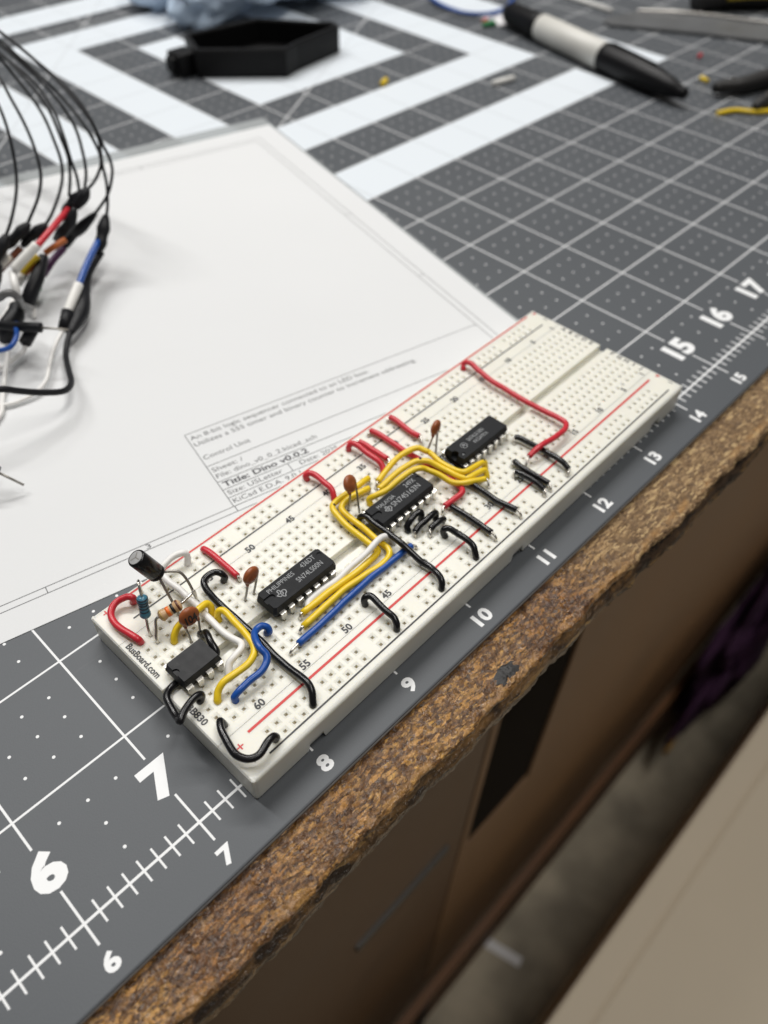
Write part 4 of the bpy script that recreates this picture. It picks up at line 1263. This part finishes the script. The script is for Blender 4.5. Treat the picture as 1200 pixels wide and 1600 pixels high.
lead_thing('test_lead', 'black test lead that bends back sharply into the highest clip', 'test lead',
           [cab(Lg), ('clip_body', 'clip', [(10.86, 7.20, 1.1), (10.80, 7.22, 1.02), (10.70, 7.30, .90)], [.05, .08, .085, .07], .85)], GL)
lead_thing('test_lead', 'black test lead farthest right, its clip holding a blue wire', 'test lead',
           [cab(Lh), ('clip_body', 'clip', [(10.96, 7.05, .77), (10.79, 6.95, .6), (10.62, 6.84, .44)], CR, .85),
            ('blue_tail', 'blue', [(10.68, 6.90, .56), (10.37, 6.67, .5), (10.01, 6.37, .42)], .042, 1.0),
            ('white_sleeve', 'sleeve', [(10.03, 6.39, .425), (9.84, 6.25, .36), (9.66, 6.13, .28)], .06, 1.0),
            ('connector_shell', 'clip', [(9.69, 6.14, .31), (9.51, 5.99, .2)], .075, 1.0),
            ('white_wire', 'white', [(9.52, 6.0, .2), (9.35, 5.88, .18), (9.2, 5.75, .15), (9.05, 5.59, .12), (8.91, 5.42, .1), (8.78, 5.34, .08), (8.63, 5.32, .06), (8.48, 5.34, .05), (8.36, 5.38, .05), (8.2, 5.5, .05), (7.6, 5.9, .05)], .026, 1.0)], GL)
lead_thing('test_lead', 'black test lead whose clip lies low behind the middle clips, purple wire below it', 'test lead',
           [cab(Li), ('clip_body', 'clip', [(10.88, 7.18, .77), (10.72, 7.31, .6), (10.56, 7.49, .4), (10.33, 7.51, .25)], CR, .85),
            ('purple_tail', 'purple', [(10.41, 7.41, .35), (10.2, 7.34, .3), (9.97, 7.26, .2)], .05, 1.0)], GL)
lead_thing('test_lead', 'thick black cord curling round below the clips to the left edge of the photo', 'test lead',
           [('cable', 'clip', [(9.55, 5.90, .2), (9.51, 5.86, .2), (9.36, 5.71, .15), (9.25, 5.53, .15), (9.12, 5.23, .2), (9.02, 4.99, .25), (8.91, 4.84, .3), (8.79, 4.78, .35), (8.58, 4.8, .45), (8.4, 4.84, .55), (8.23, 4.88, .65), (7.9, 5.0, .7), (6.8, 5.6, .3), (6.2, 6.0, .06)], .036, 1.0),
            ('clip_body', 'clip', [(10.67, 6.90, .40), (10.36, 6.73, .33), (10.12, 6.48, .28), (9.89, 6.19, .24), (9.76, 6.08, .21), (9.52, 5.87, .2)], [.06, .07, .075, .09, .115, .12, .10, .05], .8)], GL)
GJ = 'jumper leads under the test clips'
lead_thing('jumper_lead', 'yellow wire bundled beside the orange wire under the clips', 'wire',
           [('insulation', 'yellow', [(9.9, 7.05, .6), (9.78, 7.06, .55), (9.62, 7.04, .48)], .042, 1.0)], GJ)
lead_thing('jumper_lead', 'orange wire entering a white sleeve beside the yellow wire', 'wire',
           [('insulation', 'orange', [(9.91, 7.14, .5), (9.8, 7.13, .45), (9.67, 7.12, .39)], .042, 1.0),
            ('white_sleeve', 'sleeve', [(9.69, 7.12, .4), (9.57, 7.16, .29)], .058, 1.0)], GJ)
lead_thing('jumper_lead', 'green wire peeping out behind a black connector shell', 'wire',
           [('insulation', 'green', [(10.09, 7.31, .4), (10.01, 7.3, .35), (9.84, 7.1, .3), (9.74, 7.02, .18)], .05, 1.0)], GJ)
lead_thing('jumper_lead', 'white wire bending down through the grey loop', 'wire',
           [('insulation', 'white', [(9.50, 6.98, .56), (9.41, 6.81, .5), (9.37, 6.75, .4), (9.24, 6.74, .28)], .05, 1.0)], GJ)
lead_thing('jumper_lead', 'white sleeved wire beside the brown wire at the left edge of the photo', 'wire',
           [('white_sleeve', 'sleeve', [(9.64, 7.31, .6), (9.51, 7.36, .5), (9.30, 7.29, .46)], .06, 1.0)], GJ)
lead_thing('jumper_lead', 'black connector shell with a thin white wire under it, right of the grey loop', 'wire',
           [('connector_shell', 'clip', [(10.0, 7.12, .52), (9.77, 6.95, .4), (9.59, 6.85, .3), (9.48, 6.82, .19)], [.06, .09, .095, .095], 1.0),
            ('insulation', 'white', [(9.50, 6.83, .2), (9.54, 6.81, .1), (9.46, 6.7, .05)], .029, 1.0)], GJ)
lead_thing('jumper_lead', 'grey wire bent in a loop over the white wires', 'wire',
           [('insulation', 'grey', [(8.2, 6.6, .2), (8.6, 6.4, .6), (8.92, 6.19, .8), (8.97, 6.12, .85), (9.01, 6.06, .9), (9.07, 6.03, .9), (9.11, 6.02, .85), (9.17, 6.14, .7), (9.23, 6.31, .5)], .045, 1.0)], GJ)
lead_thing('jumper_lead', 'black connector lying crosswise with a long bare pin pointing right', 'wire',
           [('connector_shell', 'clip', [(8.70, 6.35, .5), (8.86, 6.16, .5), (9.01, 5.97, .5), (9.18, 5.78, .5)], [.05, .05, .055, .06, .06], 1.0),
            ('bare_pin', 'dark_lead', [(9.16, 5.80, .5), (9.38, 5.53, .5)], .013, 1.0)], GJ)
lead_thing('jumper_lead', 'black connector shell with a white wire hanging straight down at the left edge', 'wire',
           [('connector_shell', 'clip', [(9.2, 6.41, .5), (9.12, 6.30, .45), (8.94, 6.2, .4), (8.86, 6.19, .24)], [.07, .11, .11, .075], 1.0),
            ('insulation', 'white', [(8.88, 6.19, .26), (8.78, 6.03, .2), (8.7, 5.94, .15), (8.61, 5.84, .1), (8.48, 5.67, .06), (8.35, 5.46, .05), (8.21, 5.26, .05), (7.9, 5.15, .05), (7.2, 5.4, .05)], .029, 1.0)], GJ)
lead_thing('jumper_lead', 'blue wire curving round the crosswise black connector', 'wire',
           [('insulation', 'blue', [(9.02, 6.06, .5), (8.98, 6.01, .5), (8.91, 5.86, .5), (8.82, 5.77, .48), (8.74, 5.76, .45), (8.65, 5.83, .42), (8.5, 6.0, .38), (8.2, 6.3, .2)], .029, 1.0)], GJ)
lead_thing('jumper_lead', 'black connector shell with a white wire slanting left below the bare pin', 'wire',
           [('connector_shell', 'clip', [(9.13, 5.94, .42), (9.02, 6.02, .24)], .075, 1.0),
            ('insulation', 'white', [(9.04, 6.01, .25), (8.93, 5.94, .2), (8.84, 5.97, .15), (8.75, 6.0, .1), (8.63, 6.01, .08), (8.4, 6.1, .05)], .030, 1.0)], GJ)
lead_thing('jumper_lead', 'single bare pin of a black lead resting on the page at the left edge', 'wire',
           [('cable', 'clip', [(7.2, 4.9, .2), (7.5, 4.5, .36), (7.66, 4.26, .32), (7.70, 4.19, .285)], [.03, .03, .06, .06], 1.0),
            ('bare_pin', 'dark_lead', [(7.69, 4.20, .29), (7.84, 4.04, .10)], .013, 1.0)], GJ)

lead_thing('jumper_lead', 'black connector shell at the left edge with a curled white wire under it', 'wire',
           [('connector_shell', 'clip', [(9.42, 7.20, .60), (9.2, 7.02, .52), (8.95, 6.82, .42)], [.07, .11, .12, .09], 1.0),
            ('insulation', 'white', [(8.97, 6.84, .43), (8.93, 6.62, .36), (8.80, 6.50, .28), (8.5, 6.6, .12), (8.0, 6.9, .05)], .032, 1.0)], GJ)
lead_thing('jumper_lead', 'white wire lying just above the blue curved wire at the left edge', 'wire',
           [('insulation', 'white', [(9.42, 6.80, .40), (9.2, 6.58, .42), (9.0, 6.42, .40), (8.7, 6.45, .25), (8.1, 6.8, .05)], .030, 1.0)], GJ)

# ================================================================== things lying on the mat farther back
def tray():
    HEX = [(15.93, 11.78), (17.26, 10.64), (17.65, 10.75), (18.97, 10.93), (19.07, 11.20), (18.80, 11.44), (18.01, 12.43), (16.32, 12.66)]
    c = (17.4, 11.6)
    t = thing('plastic_tray', 'open black six-sided plastic tray lying on the striped part of the mat', 'tray', (c[0], c[1], 0))
    P = [Vector((x - c[0], y - c[1], 0)) for x, y in HEX]
    n = len(P)
    H, w = 0.52, 0.10
    def inset(d):
        out = []
        for i in range(n):
            a, b_, c_ = P[i - 1], P[i], P[(i + 1) % n]
            e1, e2 = (b_ - a).normalized(), (c_ - b_).normalized()
            n1, n2 = Vector((-e1.y, e1.x, 0)), Vector((-e2.y, e2.x, 0))
            m = (n1 + n2).normalized()
            out.append(b_ + m * (d / max(0.4, m.dot(n1))))
        return out
    rings = []
    for d, z in ((0.02, 0), (0, .03), (0, H - .03), (.02, H), (w - .02, H), (w, H - .03), (w, .09)):
        rings.append([Vector((p.x, p.y, z)) for p in inset(d)])
    g = G(); g.loft(rings, True)
    g.done('shell', M['tray'], t)
    g = G(); g.box((-1.72, .36, .0), (-1.30, .80, .42)); g.box((-1.84, .46, .10), (-1.71, .70, .36))
    o = g.done('latch', M['tray'], t)
    bv = o.modifiers.new('bevel', 'BEVEL'); bv.width = .03 * U; bv.segments = 2
    g = G(); g.box((1.58, -.44, .12), (1.70, -.30, .30))
    g.done('slot_rim', M['tool_black'], t)
tray()

def marker():
    A, B = Vector((23.02, 9.70, .27)), Vector((21.84, 4.42, .25))
    org = Vector((A.x, A.y, 0))
    t = thing('marker_pen', 'capped marker pen with a pale grey barrel and black cap lying on the mat', 'marker pen', org)
    d = B - A
    def part(name, m, prof):
        g = G(); lathe(g, A - org, B - org, [(t_, r_ * 1.14) for t_, r_ in prof], 28)
        g.done(name, M[m], t, True)
    part('tail', 'marker_black', [(0, .08), (.004, .12), (.012, .135), (.02, .15), (.03, .19), (.04, .20), (.20, .225), (.235, .228)])
    part('barrel', 'barrel', [(.225, .222), (.23, .232), (.60, .237), (.605, .22)])
    part('cap', 'marker_black', [(.59, .235), (.595, .245), (.62, .247), (.76, .24), (.86, .205), (.93, .155), (.965, .115), (.97, .10), (.992, .095), (1.0, .08)])
    g = G()
    g.box((-.03, -.6, .262), (.03, .6, .296))
    o = g.done('pocket_clip', M['marker_black'], t, False, tuple((A + d * .73 - org)), math.atan2(d.y, d.x) + pi / 2)
    o.rotation_euler.x = 0.03
marker()

def flat_thing(name, label, cat, pts, z0, z1, m, extra=None, group=None):
    c = Vector((sum(p[0] for p in pts) / len(pts), sum(p[1] for p in pts) / len(pts), 0))
    g = G()
    g.loft([[(x - c.x, y - c.y, z) for x, y in pts] for z in (z0, z1)])
    o = g.done(name, M[m], None, False, c)
    return tag(o, label, cat, group)
bl_ = thing('steel_blade', 'dull grey steel blade with a rounded tip near the top right corner', 'blade', (26, 7, 0))
g = G()
pts = [(24.68, 7.92), (24.72, 8.12), (24.95, 8.26), (25.9, 8.05), (26.66, 7.18), (27.5, 5.42), (29.6, 1.5), (28.4, .9), (26.43, 4.9), (25.78, 6.14), (25.05, 7.35)]
g.loft([[(x - 26, y - 7, z) for x, y in pts] for z in (.02, .07)])
g.done('blade_body', M['blade'], bl_)
g = G(); tube(g, spline([(25.95 - 26, 8.02 - 7, .085), (26.66 - 26, 7.2 - 7, .09), (27.5 - 26, 5.45 - 7, .1), (29.6 - 26, 1.5 - 7, .1)], 6), .035, 8)
g.done('spine_edge', M['steel_edge'], bl_, True)
r_ = G(); tube(r_, [(0, 0, .05), (.12, 1.6, .05), (.3, 4.2, .05)], .06, 10)
tag(r_.done('white_rod', M['white'], None, True, (25.56, 8.48, 0)), 'thin white rod lying behind the marker pen', 'rod')
yh = thing('tool_handle', 'black and yellow tool handle at the top right corner of the photo', 'tool', (28.4, 6.6, 0))
g = G(); tube(g, spline([(-1.2, .6, .25), (-.4, .2, .25), (.6, -.6, .25), (2.6, -2.6, .25)], 6), .26, 14)
g.done('grip', M['tool_black'], yh, True)
g = G(); tube(g, spline([(-.75, .05, .36), (-.2, -.35, .38), (.5, -.95, .38), (2.4, -2.9, .38)], 6), .10, 12)
g.done('yellow_inlay', M['tool_yellow'], yh, True)
pl = thing('pliers', 'black pliers whose two tips reach in from the right edge of the photo', 'pliers', (23.4, 4.0, 0))
for pts, r in (([(-.62, .28, .17), (-.45, .22, .17), (-.1, -.02, .18), (.7, -.28, .2), (2.6, -1.2, .2)], [.10, .12, .14, .16, .2, .22]),
               ([(-.80, -.66, .13), (-.60, -.66, .14), (.0, -.72, .16), (.8, -.9, .18), (2.6, -1.4, .2)], [.07, .11, .15, .17, .2, .22])):
    g = G(); sp = spline(pts, 6); tube(g, sp, resample(r, len(sp)), 12)
    g.done('jaw', M['tool_black'], pl, True)
for x, y, z in ((-.32, .10, .315), (-.45, -.68, .27)):
    g = G(); disc(g, (0, 0), .035, 0, .02, 12)
    g.done('rivet', M['steel_edge'], pl, False, (x, y, z))
g = G(); tube(g, spline([(0, 0, .045), (.37, -.17, .05), (.6, -.47, .045), (.93, -.7, .05), (1.8, -1.3, .05), (2.6, -1.6, .045)], 6), .045, 10)
tag(g.done('loose_wire', M['yellow'], None, True, (22.02, 3.77, 0)), 'loose piece of yellow wire in front of the pliers', 'wire')
g = G(); tube(g, spline([(1.0, 3.2, .05), (.32, 1.82, .08), (0, 1.11, .1), (-.02, .40, .1), (.38, -.02, .1), (.98, -.02, .1), (1.8, .36, .1), (3.2, 1.4, .05)], 7), .045, 10)
tag(g.done('loose_wire', M['blue'], None, True, (22.69, 10.22, 0)), 'loose blue wire curved round behind the tail of the marker pen', 'wire')
g = G(); tube(g, [(0, 0, .05), (.54, -.10, .05)], .055, 10)
tag(g.done('tube_offcut', M['sleeve'], None, True, (19.97, 7.58, 0)), 'short white offcut of tubing lying on a dark stripe of the mat', 'offcut')
def bit(name, label, m, loc, a, L_, r):
    g = G(); tube(g, [(-cos(a) * L_ / 2, -sin(a) * L_ / 2, r), (cos(a) * L_ / 2, sin(a) * L_ / 2, r)], r, 8)
    tag(g.done(name, M[m], None, True, loc), label, 'offcut')
bit('wire_offcut', 'tiny yellow offcut on the white stripe in front of the tray', 'yellow', (18.42, 9.09, 0), .4, .22, .055)
bit('wire_offcut', 'tiny yellow offcut between the marker cap and the pliers', 'yellow', (23.37, 4.8, 0), 1.2, .2, .045)
bit('wire_offcut', 'tiny red offcut beyond the marker cap', 'red', (24.52, 5.54, 0), .3, .16, .04)
bit('wire_offcut', 'small red offcut near the loose blue wire', 'red', (22.75, 10.05, 0), .3, .2, .05)
bit('wire_offcut', 'small green offcut near the loose blue wire', 'green', (22.62, 9.83, 0), -.4, .3, .06)
g = G(); g.loft([[(x, y, z) for x, y in ((-.45, -.2), (.3, -.35), (.55, .1), (.0, .4))] for z in (.01, .03)])
tag(g.done('paper_scrap', M['scrap'], None, False, (23.2, 9.85, 0)), 'white scrap of paper lying by the tail of the marker pen', 'paper scrap')
blob('plastic_bag', M['bag'], (20.3, 15.0, .8), (2.6, 1.6, 1.05), 'crumpled blue plastic bag at the top edge of the photo', 'bag', 2.0, .6, 48)
